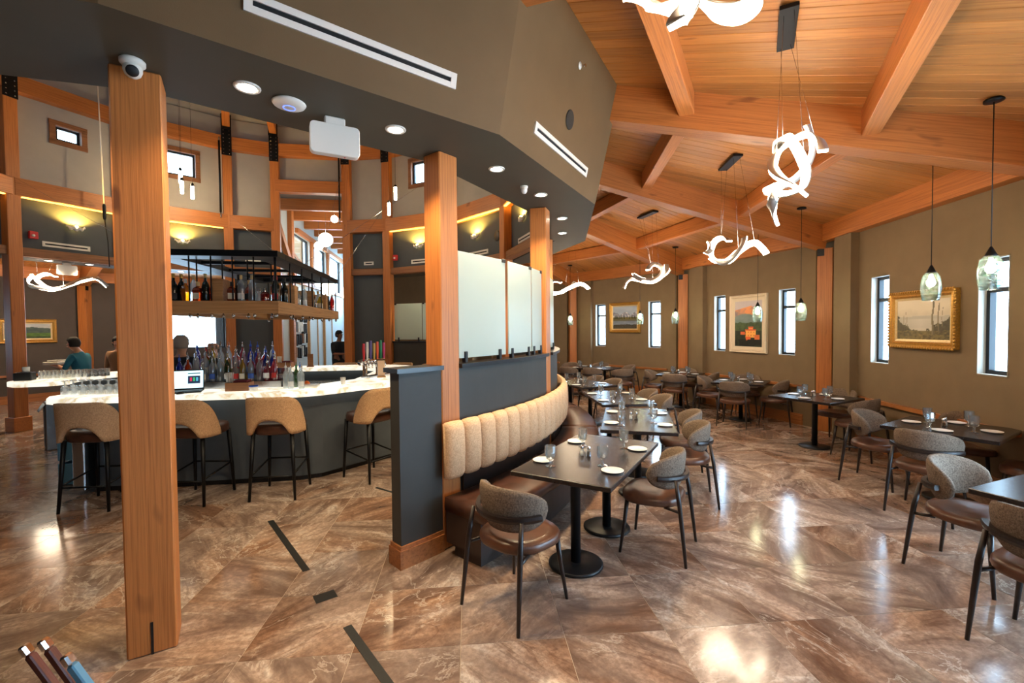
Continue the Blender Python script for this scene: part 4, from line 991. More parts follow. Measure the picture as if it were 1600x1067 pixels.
# ================================================================== DINING CHAIRS AND TABLES
def superell(a, b, n, p=2.6, cy=0.0):
    out = []
    for i in range(n):
        t = 2 * pi * i / n; c, s = cos(t), sin(t)
        x = a * math.copysign(abs(c) ** (2 / p), c); y = b * math.copysign(abs(s) ** (2 / p), s)
        out.append((x, y + cy))
    return out
def make_chair():
    t = thing('dining_chair', 'chair', 'chair')
    b = MB(); o0 = superell(0.25, 0.235, 32, 2.7, 0.0)
    tap = lambda q, s, z: [(x * s * (1 + 0.10 * (y / 0.235)), y * s, z + 0.012 * (y / 0.235) ** 2 * (1 if z > 0.44 else 0)) for x, y in q]
    b.loft([tap(o0, .86, .405), tap(o0, .97, .415), tap(o0, 1.0, .435), tap(o0, .99, .455), tap(o0, .93, .472), tap(o0, .7, .474), tap(o0, .3, .466)])
    b.build('seat', M['leather'], t)
    for s in (-1, 1):
        b = MB(); b.tube([(s * .235, .215, 0), (s * .205, .185, .25), (s * .19, .17, .415)], [.011, .015, .018], 10); b.build('leg', M['legwood'], t)
        b = MB(); b.tube([(s * .245, -.285, 0), (s * .232, -.258, .25), (s * .222, -.235, .45), (s * .207, -.205, .632)], [.011, .0155, .0175, .013], 10); b.build('leg', M['legwood'], t)
        b = MB(); b.tube([(s * .228, -.245, .40), (s * .19, -.12, .408)], .012, 8); b.build('stretcher', M['legwood'], t)
    # bent wood hoop
    P = []
    for i in range(25):
        f = i / 24 * 2 - 1; a = rad(-90 + f * 66); P.append((.286 * cos(a), .035 + .286 * sin(a), .640 - .012 * (1 - f * f)))
    b = MB(); b.tube(P, 1.0, prof=[(-.014, -.018), (.014, -.018), (.018, 0), (.014, .018), (-.014, .018)]); b.build('back_hoop', M['legwood'], t)
    # wrapped upholstered back
    rings = []; nn = 34
    for i in range(nn + 1):
        f = i / nn * 2 - 1; f = max(-0.9995, min(0.9995, f)); a = rad(-90 + f * 84)
        hh = .142 * (1 - abs(f) ** 2.7) ** 0.5 + .004; tk = .027 * (1 - abs(f) ** 6) ** 0.5 + .003
        zc = .655 + .016 * (1 - f * f); ring_ = []
        for j in range(14):
            q = 2 * pi * j / 14; dz = hh * sin(q); dr = tk * (abs(cos(q)) ** 0.7) * math.copysign(1, cos(q))
            r = .238 + dr + 0.16 * dz
            ring_.append((r * cos(a), .035 + r * sin(a), zc + dz))
        rings.append(ring_)
    b = MB(); b.loft(rings); b.build('backrest', M['fabric'], t)
    return t
chair0 = make_chair(); _first = [True]
def chair(x, y, face, label, group='dining chairs'):
    rz = rad(face - 90)
    if _first[0]:
        _first[0] = False; chair0.location = (x, y, 0); chair0.rotation_euler = (0, 0, rz); chair0['label'] = label; chair0['group'] = group; return chair0
    return dup(chair0, (x, y, 0), rz, label, group)
ZT = 0.745
def make_table(Lx, Ly, peds):
    t = thing('dining_table', 'table', 'table')
    b = MB(); b.box((0, 0, ZT - 0.0175), (Lx, Ly, 0.035)); b.build('top', M['tabletop'], t, bevel=0.004)
    for (x, y) in peds:
        b = MB(); b.lathe([(.20, 0), (.205, .006), (.205, .018), (.19, .026), (.05, .03)], 32, Matrix.Translation((x, y, 0))); bo = b.build('base_plate', M['pedestal'], t)
        b = MB(); b.lathe([(.038, .028), (.038, .69), (.05, .695), (.05, .71)], 18, Matrix.Translation((x, y, 0))); b.build('column', M['pedestal'], t)
        b = MB(); b.box((x, y, .705), (.34, .05, .012)); b.box((x, y, .705), (.05, .34, .012)); b.build('bracket', M['pedestal'], t)
    return t
# tableware
gm = {}
def bowl():
    out = [(.002, .0), (.036, .0), (.038, .004), (.014, .011), (.009, .02), (.009, .042), (.014, .050), (.031, .060), (.039, .078), (.041, .105), (.0415, .158)]
    inn = [(.037, .158), (.0365, .105), (.034, .082), (.025, .068), (.002, .062)]
    b = MB(); b.lathe(out + inn, 12, sm=False); return b.mesh('cut_glass', M['glassware'])
gm['glass'] = bowl()
gm['plate'] = MB().lathe([(.045, 0), (.05, .003), (.078, .010), (.082, .013), (.079, .0135), (.05, .006), (.01, .0055)], 28).mesh('side_plate', M['ceramic'])
gm['shaker'] = MB().lathe([(.019, 0), (.02, .004), (.013, .06)], 10, sm=False).mesh('shaker_body', M['glassware'])
gm['salt'] = MB().lathe([(.017, .001), (.0175, .005), (.0145, .038)], 10).mesh('salt', M['ceramic'])
gm['pepper'] = MB().lathe([(.017, .001), (.0175, .005), (.0145, .038)], 10).mesh('pepper', plain('ground_pepper', (70, 60, 50), 0.9))
gm['cap'] = MB().lathe([(.0135, .06), (.0145, .064), (.0145, .074), (.01, .082), (.003, .084)], 12).mesh('shaker_cap', M['chrome'])
def put(me, name, loc, parent=None):
    o = bpy.data.objects.new(name, me); COL.objects.link(o); o.location = loc
    if parent: o.parent = parent
    return o
def dress(cx, cy, ang, where, seats, shakers=True):
    """seats: list of (x, y, word) plate places in table coordinates; glass stands inboard-left of each plate"""
    ca, sa = cos(rad(ang)), sin(rad(ang))
    W_ = lambda x, y: (cx + x * ca - y * sa, cy + x * sa + y * ca)
    for (x, y, gx, gy, word) in seats:
        px, py = W_(x, y); o = put(gm['plate'], 'side_plate', (px, py, ZT)); tag(o, 'white side plate %s on %s' % (word, where), 'plate', 'side plates')
        px, py = W_(gx, gy); o = put(gm['glass'], 'water_goblet', (px, py, ZT)); o.rotation_euler = (0, 0, random.random()); tag(o, 'cut glass goblet %s on %s' % (word, where), 'glass', 'water goblets')
    if shakers:
        for k_, (x, y) in (('salt', (-.05, .07)), ('pepper', (-.05, .01))):
            px, py = W_(x, y); s = thing(k_ + '_shaker', '%s shaker with chrome cap on %s' % (k_, where), 'shaker', (px, py, ZT), 0, k_ + ' shakers')
            put(gm['shaker'], 'body', (0, 0, 0), s); put(gm[k_], 'contents', (0, 0, 0), s); put(gm['cap'], 'cap', (0, 0, 0), s)
# banquette tables: X = long side
tb = make_table(1.36, .76, [(-.36, 0), (.36, 0)]); first = [True]
def seats_long(L=1.36):
    a = L * .25
    return [(-a, .28, -a - .10, .17, 'at the near banquette seat'), (a, .28, a - .12, .17, 'at the far banquette seat'), (-a, -.28, -a + .10, -.17, 'at the near outer seat'), (a, -.28, a - .02, -.17, 'at the far outer seat')]
for cx, cy, ang, lab, wh in ((.65, 3.71, 59.7, 'dark rectangular table nearest the camera beside the banquette', 'the nearest banquette table'),
                             (1.43, 5.21, 76, 'second dark rectangular table along the banquette', 'the second banquette table'),
                             (1.56, 6.86, 93.5, 'third dark rectangular table along the banquette', 'the third banquette table'),
                             (1.30, 8.74, 113, 'fourth dark table along the banquette', 'the fourth banquette table'),
                             (2.12, 12.1, -34, 'long dark table at the back under the lake painting', 'the back table under the lake painting')):
    if first[0]: tb.location = (cx, cy, 0); tb.rotation_euler = (0, 0, rad(ang)); tag(tb, lab, 'table', 'rectangular tables'); first[0] = False
    else: dup(tb, (cx, cy, 0), rad(ang), lab, 'rectangular tables')
    dress(cx, cy, ang, wh, seats_long())
sq = make_table(.88, .88, [(0, 0)]); first = [True]
sq.children  # single heavy pedestal
def seats_sq():
    return [(-.30, -.02, -.2, .1, 'at the left seat'), (.30, .02, .2, -.1, 'at the right seat'), (.02, -.30, -.1, -.2, 'at the front seat'), (-.02, .30, .1, .2, 'at the wall seat')]
for cx, cy, ang, lab, wh in ((3.78, 10.2, -32, 'square table beside the far wall post', 'the table beside the far wall post'),
                             (4.38, 8.70, -37, 'square table under the castle painting', 'the table under the castle painting'),
                             (4.47, 6.70, -63, 'square table beside the nearer wall post, base disc lit blue', 'the table beside the nearer wall post'),
                             (4.46, 4.62, -57.5, 'square table under the forest painting', 'the table under the forest painting'),
                             (3.48, 2.64, -68, 'table cut off at the right edge with a blue sheen', 'the table cut off at the right edge')):
    if first[0]: sq.location = (cx, cy, 0); sq.rotation_euler = (0, 0, rad(ang)); tag(sq, lab, 'table', 'square tables'); first[0] = False
    else: dup(sq, (cx, cy, 0), rad(ang), lab, 'square tables')
    if cx != 3.48: dress(cx, cy, ang, wh, seats_sq())
# chairs
chair(.03, 2.96, 48, 'tweed and leather chair at the near end of the nearest banquette table')
chair(1.15, 3.68, 150, 'tweed and leather chair on the outer side of the nearest banquette table')
chair(1.80, 4.72, 166, 'nearer tweed chair on the outer side of the second banquette table')
chair(1.99, 5.38, 166, 'farther tweed chair on the outer side of the second banquette table')
chair(2.08, 6.62, 184, 'nearer tweed chair on the outer side of the third banquette table')
chair(2.06, 7.22, 184, 'farther tweed chair on the outer side of the third banquette table')
chair(1.86, 8.72, 203, 'nearer tweed chair on the outer side of the fourth banquette table')
chair(1.62, 9.28, 203, 'farther tweed chair on the outer side of the fourth banquette table')
for x, y, f, l in ((1.48, 11.75, 56, 'left front'), (2.04, 11.45, 56, 'middle front'), (2.66, 11.0, 90, 'right front'), (1.62, 12.95, 236, 'left wall side'), (2.45, 12.7, 236, 'middle wall side'), (3.0, 12.0, 190, 'right wall side')):
    chair(x, y, f, 'tweed chair, %s of the back table under the lake painting' % l)
def around(cx, cy, ang, wh, sides, d=.56):
    for s in sides:
        a, l = {'L': (180, 'left'), 'R': (0, 'right'), 'F': (-90, 'camera'), 'B': (90, 'wall')}[s]
        q = rad(ang + a); chair(cx + d * cos(q), cy + d * sin(q), ang + a + 180, 'tweed chair on the %s side of %s' % (l, wh))
around(3.78, 10.2, -32, 'the table beside the far wall post', 'LRFB')
around(4.38, 8.70, -37, 'the table under the castle painting', 'LRFB')
around(4.47, 6.70, -63, 'the table beside the nearer wall post', 'RB')
around(4.46, 4.62, -57.5, 'the table under the forest painting', 'LRFB', .60)
around(3.48, 2.64, -68, 'the table cut off at the right edge', 'LF', .60)
p = pol(7.55, 163.5); chair(p.x, p.y, 160, 'tweed chair far left behind the bar, below the green hill painting')
t = dup(sq, (pol(8.3, 168).x, pol(8.3, 168).y, 0), 0.3, 'square table far left behind the bar', 'square tables')
# ================================================================== BAR
def BP(u, v, z=0.0): q = uv(u, v); return Vector((q.x, q.y, z))
k = N('backlit_onyx'); v_ = k.obj()
n1 = k.noise(v_, 2.6, 6, 0.6, 1.8); c = k.ramp(n1, [(0.3, lin((255, 250, 238))), (0.5, lin((236, 232, 214))), (0.58, lin((196, 176, 140))), (0.66, lin((240, 236, 224)))])
k.col(c); k.l(c, k.b.inputs['Emission Color']); k.b.inputs['Emission Strength'].default_value = 1.2; k.set(Roughness=0.15); M['onyx'] = k.m
def outline(pts, n=6): return [(p.x, p.y) for p in catmull([(x, y, 0) for x, y in pts], n)]
bar = thing('bar_counter', 'long rounded bar with glowing onyx top and dark grey front', 'bar counter', (CX, CY, 0), BAR_RZ)
# front and right limb, in bar coordinates
fo = [(-.95, -1.97), (-.85, -2.03)] + [(x, -2.03) for x in (0, 1.0, 1.45)]
out = outline([(1.45, -2.03), (1.78, -1.93), (2.2, -1.56), (2.62, -1.22), (2.95, -.7), (3.08, 0), (2.98, .8), (2.62, 1.55), (2.06, 2.0), (1.5, 2.06)], 5)
front = fo + out[1:] + [(0, 2.06), (-1.6, 2.06)]
inn = [(-1.6, 1.5), (0, 1.5), (1.7, 1.5), (2.1, 1.1), (2.05, 0), (1.98, -.75), (1.6, -1.3), (1.2, -1.5), (-.9, -1.5), (-1.02, -1.58), (-1.05, -1.8)]
b = MB(); b.prism(front + inn, 1.025, 1.09); b.build('onyx_top', M['onyx'], bar, bevel=0.006)
bf = [(-.62, -1.80), (1.55, -1.80), (1.78, -1.72), (2.62, -.9), (2.85, 0), (2.7, .9), (2.3, 1.6), (1.8, 1.82), (-1.4, 1.82), (-1.4, 1.6), (1.7, 1.6), (2.3, .9), (2.45, 0), (2.3, -.8), (1.6, -1.55), (-.62, -1.6)]
M['barfront'] = plain('bar_front_slate', (80, 88, 95), 0.55, var=0.08, nscale=5, bump=0.002, bscale=60, spec=0.4)
b = MB(); b.prism(bf, 0.06, 1.025); b.build('front_panel', M['barfront'], bar)
b = MB(); b.prism([(x * .985, y * .985) for x, y in bf], 0.0, 0.06); b.build('toe_kick', M['black'], bar)
# left limb
lo = outline([(-2.2, .1), (-2.35, -.1), (-2.7, -.15), (-2.98, .1), (-3.05, .6), (-2.98, 1.1), (-2.6, 1.6), (-2.1, 2.0), (-1.6, 2.06)], 5)
b = MB(); b.prism(lo + [(-1.6, 1.5), (-2.0, 1.4), (-2.3, 1.0), (-2.35, .5)], 1.025, 1.09); b.build('onyx_top', M['onyx'], bar, bevel=0.006)
b = MB(); b.prism([(-2.35, .75), (-2.7, .75), (-2.75, 1.1), (-2.4, 1.55), (-1.4, 1.82), (-1.4, 1.6), (-2.2, 1.3), (-2.4, 1.0)], 0, 1.025); b.build('side_panel', M['darkgrey'], bar)
b = MB(); b.box((-.72, -1.72, .55), (.12, .36, 1.0)); b.build('end_panel', M['steel'], bar, bevel=0.01)
# inner work shelf
b = MB(); b.prism([(-.6, -1.5), (1.2, -1.5), (1.2, -1.05), (-.6, -1.05)], .80, .84); b.build('work_shelf', M['steel'], bar)
b = MB(); b.prism([(-1.3, 1.02), (1.4, 1.02), (1.6, 1.5), (-1.3, 1.5)], .82, .86); b.build('work_shelf', M['steel'], bar)
# slim bin with towel at the left opening
_bq = Vector((-7.12, 7.0, 0))
t = thing('slim_bin', 'slim steel bin under the left bar limb with a towel over it', 'bin', _bq, BAR_RZ + rad(40))
b = MB(); b.box((0, 0, .36), (.16, .34, .72)); b.build('body', M['steel'], t, bevel=.012)
b = MB(); b.box((-.083, 0, .36), (.006, .3, .66)); b.build('side_panel', M['black'], t)
rings = []
for i in range(11):
    f = i / 10; x = -.15 + .30 * f; z = .76 - abs(f - .5) ** 1.6 * .5
    rings.append([(x, y, z + .010 * sin(y * 40 + i)) for y in [-.15 + .03 * j for j in range(11)]])
b = MB(); b.loft(rings, caps=False, closed=False); tw = b.build('bar_towel', plain('pale_towel', (196, 206, 214), 0.9), None, _bq, BAR_RZ + rad(40))
tw.modifiers.new('thick', 'SOLIDIFY').thickness = 0.006
tag(tw, 'pale folded towel draped over the slim bin at left', 'towel')
# under-bar crate
t = thing('glass_crate', 'blue glass rack crate under the left end of the bar', 'crate', (*BP(-1.0, -1.3)[:2], 0), BAR_RZ)
M['bluepl'] = plain('blue_plastic', (96, 150, 176), 0.4)
for zz in (0.02, 0.3):
    b = MB()
    for s in (-1, 1): b.box((s * .2, 0, zz + .12), (.015, .4, .24)); b.box((0, s * .2, zz + .12), (.4, .015, .24))
    b.box((0, 0, zz + .01), (.4, .4, .015)); b.build('tray', M['bluepl'], t)

# stools
def make_stool():
    t = thing('bar_stool', 'stool', 'stool'); n = 32
    o0 = superell(.24, .245, n, 3.4, 0)
    sc = lambda s, z: [(x * s, y * s + .035, z) for x, y in o0]
    b = MB(); b.loft([sc(.9, .685), sc(.99, .70), sc(1.0, .73), sc(1.0, .765), sc(.95, .792), sc(.7, .80), sc(.3, .80)]); b.build('seat', M['leatherdk'], t)
    for s in (-1, 1):
        b = MB(); b.tube([(s * .225, .255, 0), (s * .195, .22, .71)], [.014, .023], 10); b.build('leg', M['blackmetal'], t)
        b = MB(); b.tube([(s * .23, -.235, 0), (s * .195, -.185, .71)], [.014, .023], 10); b.build('leg', M['blackmetal'], t)
        b = MB(); b.tube([(s * .21, .235, .33), (s * .213, -.21, .27)], .010, 8); b.build('stretcher', M['blackmetal'], t)
    b = MB(); b.tube([(-.206, .238, .33), (.206, .238, .33)], .010, 8); b.build('stretcher', M['blackmetal'], t)
    b = MB(); b.tube([(-.21, -.215, .25), (.21, -.215, .25)], .010, 8); b.build('stretcher', M['blackmetal'], t)
    # wrap-around fabric back with an arched cut-out
    nn = 40; outer = []
    grid = []
    for i in range(nn + 1):
        f = i / nn * 2 - 1; a = rad(-90 + f * 84); af = abs(f)
        zt = 1.10 - .36 * max(0, (af - .42) / .58) ** 2.2
        zb = .70 + .155 * max(0, 1 - (af / .47) ** 3.0) if af < .47 else .70
        e = 3.4; c_, s_ = cos(a), sin(a)
        rr = (abs(c_ / .255) ** e + abs(s_ / .245) ** e) ** (-1 / e)
        col = []
        for j in range(9):
            g = j / 8; z = zb + (zt - zb) * g; lean = .10 * max(0, z - .78) * (1 if s_ < 0 else .3)
            col.append((c_ * (rr), s_ * (rr + lean), z))
        grid.append((c_, s_, col))
    rings = []
    for c_, s_, col in grid:
        th_ = .034; o_ = [(x + c_ * th_, y + s_ * th_, z) for x, y, z in col]
        rings.append(col + o_[::-1])
    b = MB(); b.loft(rings); b.build('backrest', M['stoolfab'], t)
    return t
st = make_stool()
for i, (u_, v2, f, lab) in enumerate(((-.30, -2.20, 96, 'camel fabric bar stool left of the foreground post'), (.62, -2.20, 88, 'camel fabric bar stool right of the foreground post'), (1.45, -2.20, 96, 'camel fabric bar stool in the middle of the bar front'), (2.36, -1.76, 146, 'camel fabric bar stool beside the dark partition end'))):
    q = BP(u_, v2); o = st if i == 0 else dup(st)
    o.location = (q.x, q.y, 0); o.rotation_euler = (0, 0, rad(f - 90)); o['label'] = lab; o['group'] = 'bar stools at the front'
for u_, v2, f, lab in ((1.2, 2.35, 279, 'bar stool across the bar right of the entrance axis'), (2.3, 2.05, 250, 'bar stool across the bar near the far partition'), (2.75, 1.55, 220, 'bar stool at the far right corner of the bar')):
    q = BP(u_, v2); dup(st, (q.x, q.y, 0), rad(f - 90), lab, 'bar stools on the far side')

# hanging shelf and black rack
HU, HV, U0 = 0.76, 1.63, 0.52
sh = thing('hanging_bottle_shelf', 'square oak bottle shelf hung above the bar from a black rack', 'shelf', (*uv(0.52, 0), 0), BAR_RZ)
def sqring(hu, hv, w, z0, z1, mat, nm):
    for (p0, p1, wd) in (((-hu, -hv + w / 2, 0), (hu, -hv + w / 2, 0), w), ((-hu, hv - w / 2, 0), (hu, hv - w / 2, 0), w)):
        b = MB(); L = 2 * hu; b.box((L / 2, 0, 0), (L, w, z1 - z0)); o = b.build(nm, mat, sh, bevel=.004); o.location = (p0[0], p0[1], (z0 + z1) / 2)
    for s in (-1, 1):
        b = MB(); L = 2 * hv - 2 * w; b.box((L / 2, 0, 0), (L, w, z1 - z0)); o = b.build(nm, mat, sh, bevel=.004); o.location = (s * (hu - w / 2), -hv + w, (z0 + z1) / 2); o.rotation_euler = (0, 0, pi / 2)
sqring(HU, HV, .03, 2.0, 2.15, M['oak'], 'fascia_board')
sqring(HU - .03, HV - .03, .32, 2.10, 2.135, M['oak'], 'shelf_board')
sqring(HU - .35, HV - .35, .03, 2.02, 2.15, M['oak'], 'inner_board')
sqring(HU, HV, .30, 2.68, 2.755, M['blackmetal'], 'rack_bar')
for y_ in (-.8, 0, .8):
    b = MB(); b.box((0, y_, 2.712), (2 * HU - .6, .06, .04)); b.build('rack_cross_bar', M['blackmetal'], sh)
def rod(x, y):
    b = MB(); b.tube([(x, y, 1.95), (x, y, 2.70)], .009, 6); r = b.build('hanger_rod', M['blackmetal'], sh)
    b = MB(); b.lathe([(.014, 1.96), (.02, 1.975), (.014, 2.0)], 8, Matrix.Translation((x, y, 0))); b.build('nut', M['steel'], r)
for i in range(7):
    f = -1 + i / 3
    rod(f * (HU - .05), -HV + .04); rod(HU - .04, f * (HV - .05))
    if i % 2: rod(f * (HU - .32), -HV + .33); rod(HU - .33, f * (HV - .3)); rod(f * (HU - .05), HV - .04)
for x_ in (.06,):
    b = MB(); b.box((x_, -HV + .2, 2.275), (.12, .28, .28)); b.build('divider_block', M['oak'], sh, bevel=.004)
for f in (-.45, .1, .62):
    b = MB(); b.box((HU - .2, f * HV, 2.275), (.28, .14, .28)); b.build('divider_block', M['oak'], sh, bevel=.004)
# suspension cables, rods and turnbuckles
def cable(p0, p1, r, label, name='suspension_cable', mat='steel', group='thin suspension cables'):
    b = MB(); b.tube([p0, p1], r, 6); o = b.build(name, M[mat]); tag(o, label, 'cable', group); return o
def pz(a, z, r=4.8): q = pol(r, a); return (q.x, q.y, z)
cable(BP(U0 + HU - .05, -HV + .05, 2.75), pz(121, 4.6), .003, 'thin cable from the rack corner to the post left of the entrance')
cable(BP(U0 + HU - .05, HV - .05, 2.75), pz(76, 4.9), .003, 'thin cable from the far rack corner to the post right of the entrance')
cable(BP(U0 - HU + .05, -HV + .05, 2.75), pz(163.8, 4.6), .003, 'thin cable from the left rack corner to the far left post')
cable(BP(.3, HV - .1, 2.75), pz(53.3, 5.6), .003, 'thin cable rising to the right above the bar')
cable(BP(.9, HV, 2.75), pz(88.7, 6.0, 4.7), .003, 'thin cable in front of the entrance opening')
for a, lab in ((122.8, 'black tie rod beside the post left of the entrance'), (90.2, 'black tie rod beside the right entrance post')):
    t = thing('tie_rod', lab, 'rod', pz(a, 0, 4.72), 0, 'black tie rods')
    b = MB(); b.tube([(0, 0, 4.62), (0, 0, 6.3)], .022, 10); b.build('tube', M['blackmetal'], t)
    for z in (4.55, 6.32): b = MB(); b.lathe([(.01, z - .07), (.02, z), (.01, z + .07)], 8); b.build('turnbuckle', M['steel'], t)
t = thing('light_cable', 'pale hanging cable with black connector left of the foreground post', 'cable', (*pol(4.45, 149.2)[:2], 0))
b = MB(); b.tube([(0, 0, 4.35), (-.06, 0, 7.2)], .012, 6); b.build('cord', M['ceramic'], t)
b = MB(); b.lathe([(.02, 4.05), (.03, 4.1), (.03, 4.32), (.02, 4.36)], 10); b.build('connector', M['black'], t)
b = MB(); b.tube([(0, 0, 4.06), (.08, -.03, 3.6), (.1, -.04, 3.1)], .01, 6); b.build('tail', M['black'], t)
# small tube pendants
M['tubeglow'] = emit('tube_glow', (255, 226, 178), 150)
for (px_, Y_, z, lab) in ((-6.86, 9.55, 5.0, 'left'), (-6.80, 9.5, 4.78, 'middle'), (-6.62, 9.55, 4.68, 'right')):
    t = thing('tube_pendant', '%s small glowing tube pendant of the trio above the black rack' % lab, 'pendant lamp', (px_, Y_, z), 0, 'tube pendants')
    b = MB(); b.lathe([(.028, -.13), (.03, -.12), (.03, .12)], 12); b.build('tube', M['tubeglow'], t)
    b = MB(); b.lathe([(.03, .12), (.03, .18), (.01, .2)], 12); b.build('cap', M['blackmetal'], t)
    b = MB(); b.tube([(0, 0, .2), (0, 0, 7.3 - z)], .003, 5); b.build('cord', M['black'], t)
for (px_, Y_, z, lab) in ((-2.36, 9.4, 4.58, 'right'), (-2.55, 9.6, 4.32, 'left')):
    t = thing('tube_pendant', '%s small glowing tube pendant beside the banquette end post' % lab, 'pendant lamp', (px_, Y_, z), 0, 'tube pendants')
    b = MB(); b.lathe([(.028, -.13), (.03, -.12), (.03, .12)], 12); b.build('tube', M['tubeglow'], t)
    b = MB(); b.lathe([(.03, .12), (.03, .16), (.01, .18)], 12); b.build('cap', M['blackmetal'], t)
    b = MB(); b.tube([(0, 0, .18), (0, 0, 7.2 - z)], .003, 5); b.build('cord', M['black'], t)

# ------------------------------------------------------------------ bottles
def gmat(name, c): return tableware_glass(0.4, name, lin(c), lin(c), 0.5)
BM = {'dark': plain('dark_bottle_glass', (22, 26, 22), .12), 'amber': gmat('amber_glass', (244, 176, 60)), 'whisky': gmat('whisky_glass', (206, 110, 52)), 'clear': gmat('clear_bottle_glass', (235, 242, 245)),
      'green': gmat('green_glass', (96, 150, 80)), 'blue': gmat('blue_glass', (50, 110, 210)), 'red': gmat('red_glass', (206, 50, 40)), 'pink': gmat('pink_glass', (226, 120, 140)), 'orange': gmat('orange_glass', (240, 120, 40)), 'yellow': gmat('yellow_glass', (226, 206, 90))}
LM = {c: plain('label_' + c, rgb, .6) for c, rgb in {'cream': (226, 216, 190), 'white': (235, 235, 232), 'black': (30, 28, 30), 'red': (190, 44, 40), 'blue': (50, 90, 170), 'green': (70, 130, 70)}.items()}
KM = {'cork': plain('cork_stopper', (206, 176, 120), .7), 'black': M['black'], 'red': M['red'], 'gold': plain('gold_cap', (200, 160, 80), .3, .8), 'steel': M['steel'], 'white': M['ceramic'], 'blue': plain('blue_cap', (40, 90, 200), .4), 'green': plain('green_cap', (40, 140, 80), .4)}
SHP = {'wine': [(.034, 0), (.037, .01), (.037, .17), (.03, .2), (.014, .23), (.0135, .29)], 'square': [(.05, 0), (.054, .01), (.054, .13), (.046, .15), (.016, .17), (.015, .205)],
       'vase': [(.026, 0), (.034, .02), (.045, .1), (.047, .135), (.036, .17), (.014, .19), (.013, .235)], 'round': [(.042, 0), (.045, .01), (.045, .13), (.036, .155), (.015, .18), (.014, .23)],
       'tall': [(.034, 0), (.036, .01), (.036, .19), (.026, .22), (.013, .245), (.0125, .28)], 'short': [(.04, 0), (.043, .008), (.043, .09), (.03, .11), (.014, .12), (.014, .14)]}
bcache = {}
def bottle(x, y, z, shape, glass, cap, label, lab=None, sc=1.0, spout=False, group='bottles'):
    t = thing('bottle', label, 'bottle', (x, y, z), random.random() * .6 - .3 + BAR_RZ, group)
    key = (shape, glass)
    if key not in bcache:
        n = 8 if shape == 'square' else 14
        bcache[key] = MB().lathe(SHP[shape], 4 if shape == 'square' else n, sm=shape != 'square', off=pi / 4 if shape == 'square' else 0).mesh('glass', BM[glass])
    o = put(bcache[key], 'glass', (0, 0, 0), t); o.scale = (sc, sc, sc)
    r, h = SHP[shape][-1]
    key = (shape, cap, spout)
    if key not in bcache:
        pr = [(r * 1.15, h - .03), (r * 1.2, h - .025), (r * 1.2, h + .012), (r, h + .016)]
        if spout: pr = [(r * 1.1, h - .005), (r * 1.1, h + .02), (.005, h + .03), (.004, h + .07)]
        bcache[key] = MB().lathe(pr, 10).mesh('cap', KM[cap])
    o = put(bcache[key], 'cap', (0, 0, 0), t); o.scale = (sc, sc, sc)
    if lab:
        key = (shape, 'L', lab)
        if key not in bcache:
            R0, z0, z1 = SHP[shape][1][0] * (1.02 if shape != 'vase' else 1.2), .035, .1
            if shape == 'square': m_ = MB(); m_.box((0, -R0 * .72, (z0 + z1) / 2), (R0 * 1.2, .003, z1 - z0))
            else: m_ = MB(); m_.arc((0, 0), R0 - .0005, R0 + .0012, -150, -30, z0, z1, 8)
            bcache[key] = m_.mesh('paper_label', LM[lab])
        o = put(bcache[key], 'paper_label', (0, 0, 0), t); o.scale = (sc, sc, sc)
    return t
row = [('wine', 'dark', 'gold', 'black'), ('wine', 'dark', 'gold', None), ('vase', 'amber', 'white', None), ('tall', 'clear', 'cork', None), ('square', 'whisky', 'cork', 'cream'), ('round', 'whisky', 'red', None), ('wine', 'dark', 'cork', None), ('square', 'whisky', 'cork', 'red'),
       None, ('square', 'whisky', 'black', 'cream'), ('wine', 'dark', 'black', None), ('tall', 'clear', 'cork', 'white'), ('round', 'whisky', 'cork', 'black'), ('tall', 'clear', 'cork', None), ('short', 'clear', 'steel', None), None, ('short', 'red', 'steel', None), ('tall', 'dark', 'red', 'red')]
names = {'wine': 'slim', 'square': 'square', 'vase': 'vase shaped', 'tall': 'tall', 'round': 'round', 'short': 'short'}
cn = 0
xs = [262, 270, 281, 290, 301, 308, 313, 320, None, 356, 364, 371, 381, 389, 397, None, 410, 426]
for q, x in zip(row, xs):
    if q is None: continue
    sh_, gl_, cp_, lb_ = q; cn += 1
    p = BP(.06 + (x - 258) / 179 * 1.22, -HV + (.09 if cn % 2 else .15), 2.135)
    bottle(p.x, p.y, p.z, sh_, gl_, cp_, '%s %s bottle, %s from the left along the hanging shelf front' % (names[sh_], {'dark': 'dark glass', 'whisky': 'brown whisky', 'amber': 'golden amber'}.get(gl_, gl_ + ' glass'), ORD[cn - 1]), lb_, 1.12, group='bottles on the hanging shelf front')
row2 = [('tall', 'dark', 'red', 'red'), ('tall', 'red', 'black', 'white'), ('wine', 'dark', 'black', None), ('wine', 'dark', 'black', 'black'), None, ('round', 'clear', 'steel', 'white'), ('round', 'dark', 'steel', None), ('tall', 'clear', 'white', 'white'), ('round', 'green', 'black', None), ('wine', 'dark', 'gold', 'green'), None, ('tall', 'clear', 'steel', 'cream'), ('round', 'yellow', 'white', 'cream'), ('tall', 'clear', 'gold', None), None, ('round', 'dark', 'black', None), ('tall', 'clear', 'white', 'white'), ('tall', 'red', 'steel', None)]
cn = 0
for i, q in enumerate(row2):
    if q is None: continue
    cn += 1; sh_, gl_, cp_, lb_ = q; v2 = -HV + .16 + i * .175
    if any(abs(v2 - f * HV) < .11 for f in (-.45, .1, .62)): v2 += .07
    p = BP(U0 + HU - (.09 if cn % 2 else .16), v2, 2.135)
    bottle(p.x, p.y, p.z, sh_, gl_, cp_, '%s %s bottle, %s from the front along the hanging shelf right side' % (names[sh_], gl_, ORD[cn - 1]), lb_, 1.12, group='bottles on the hanging shelf side')
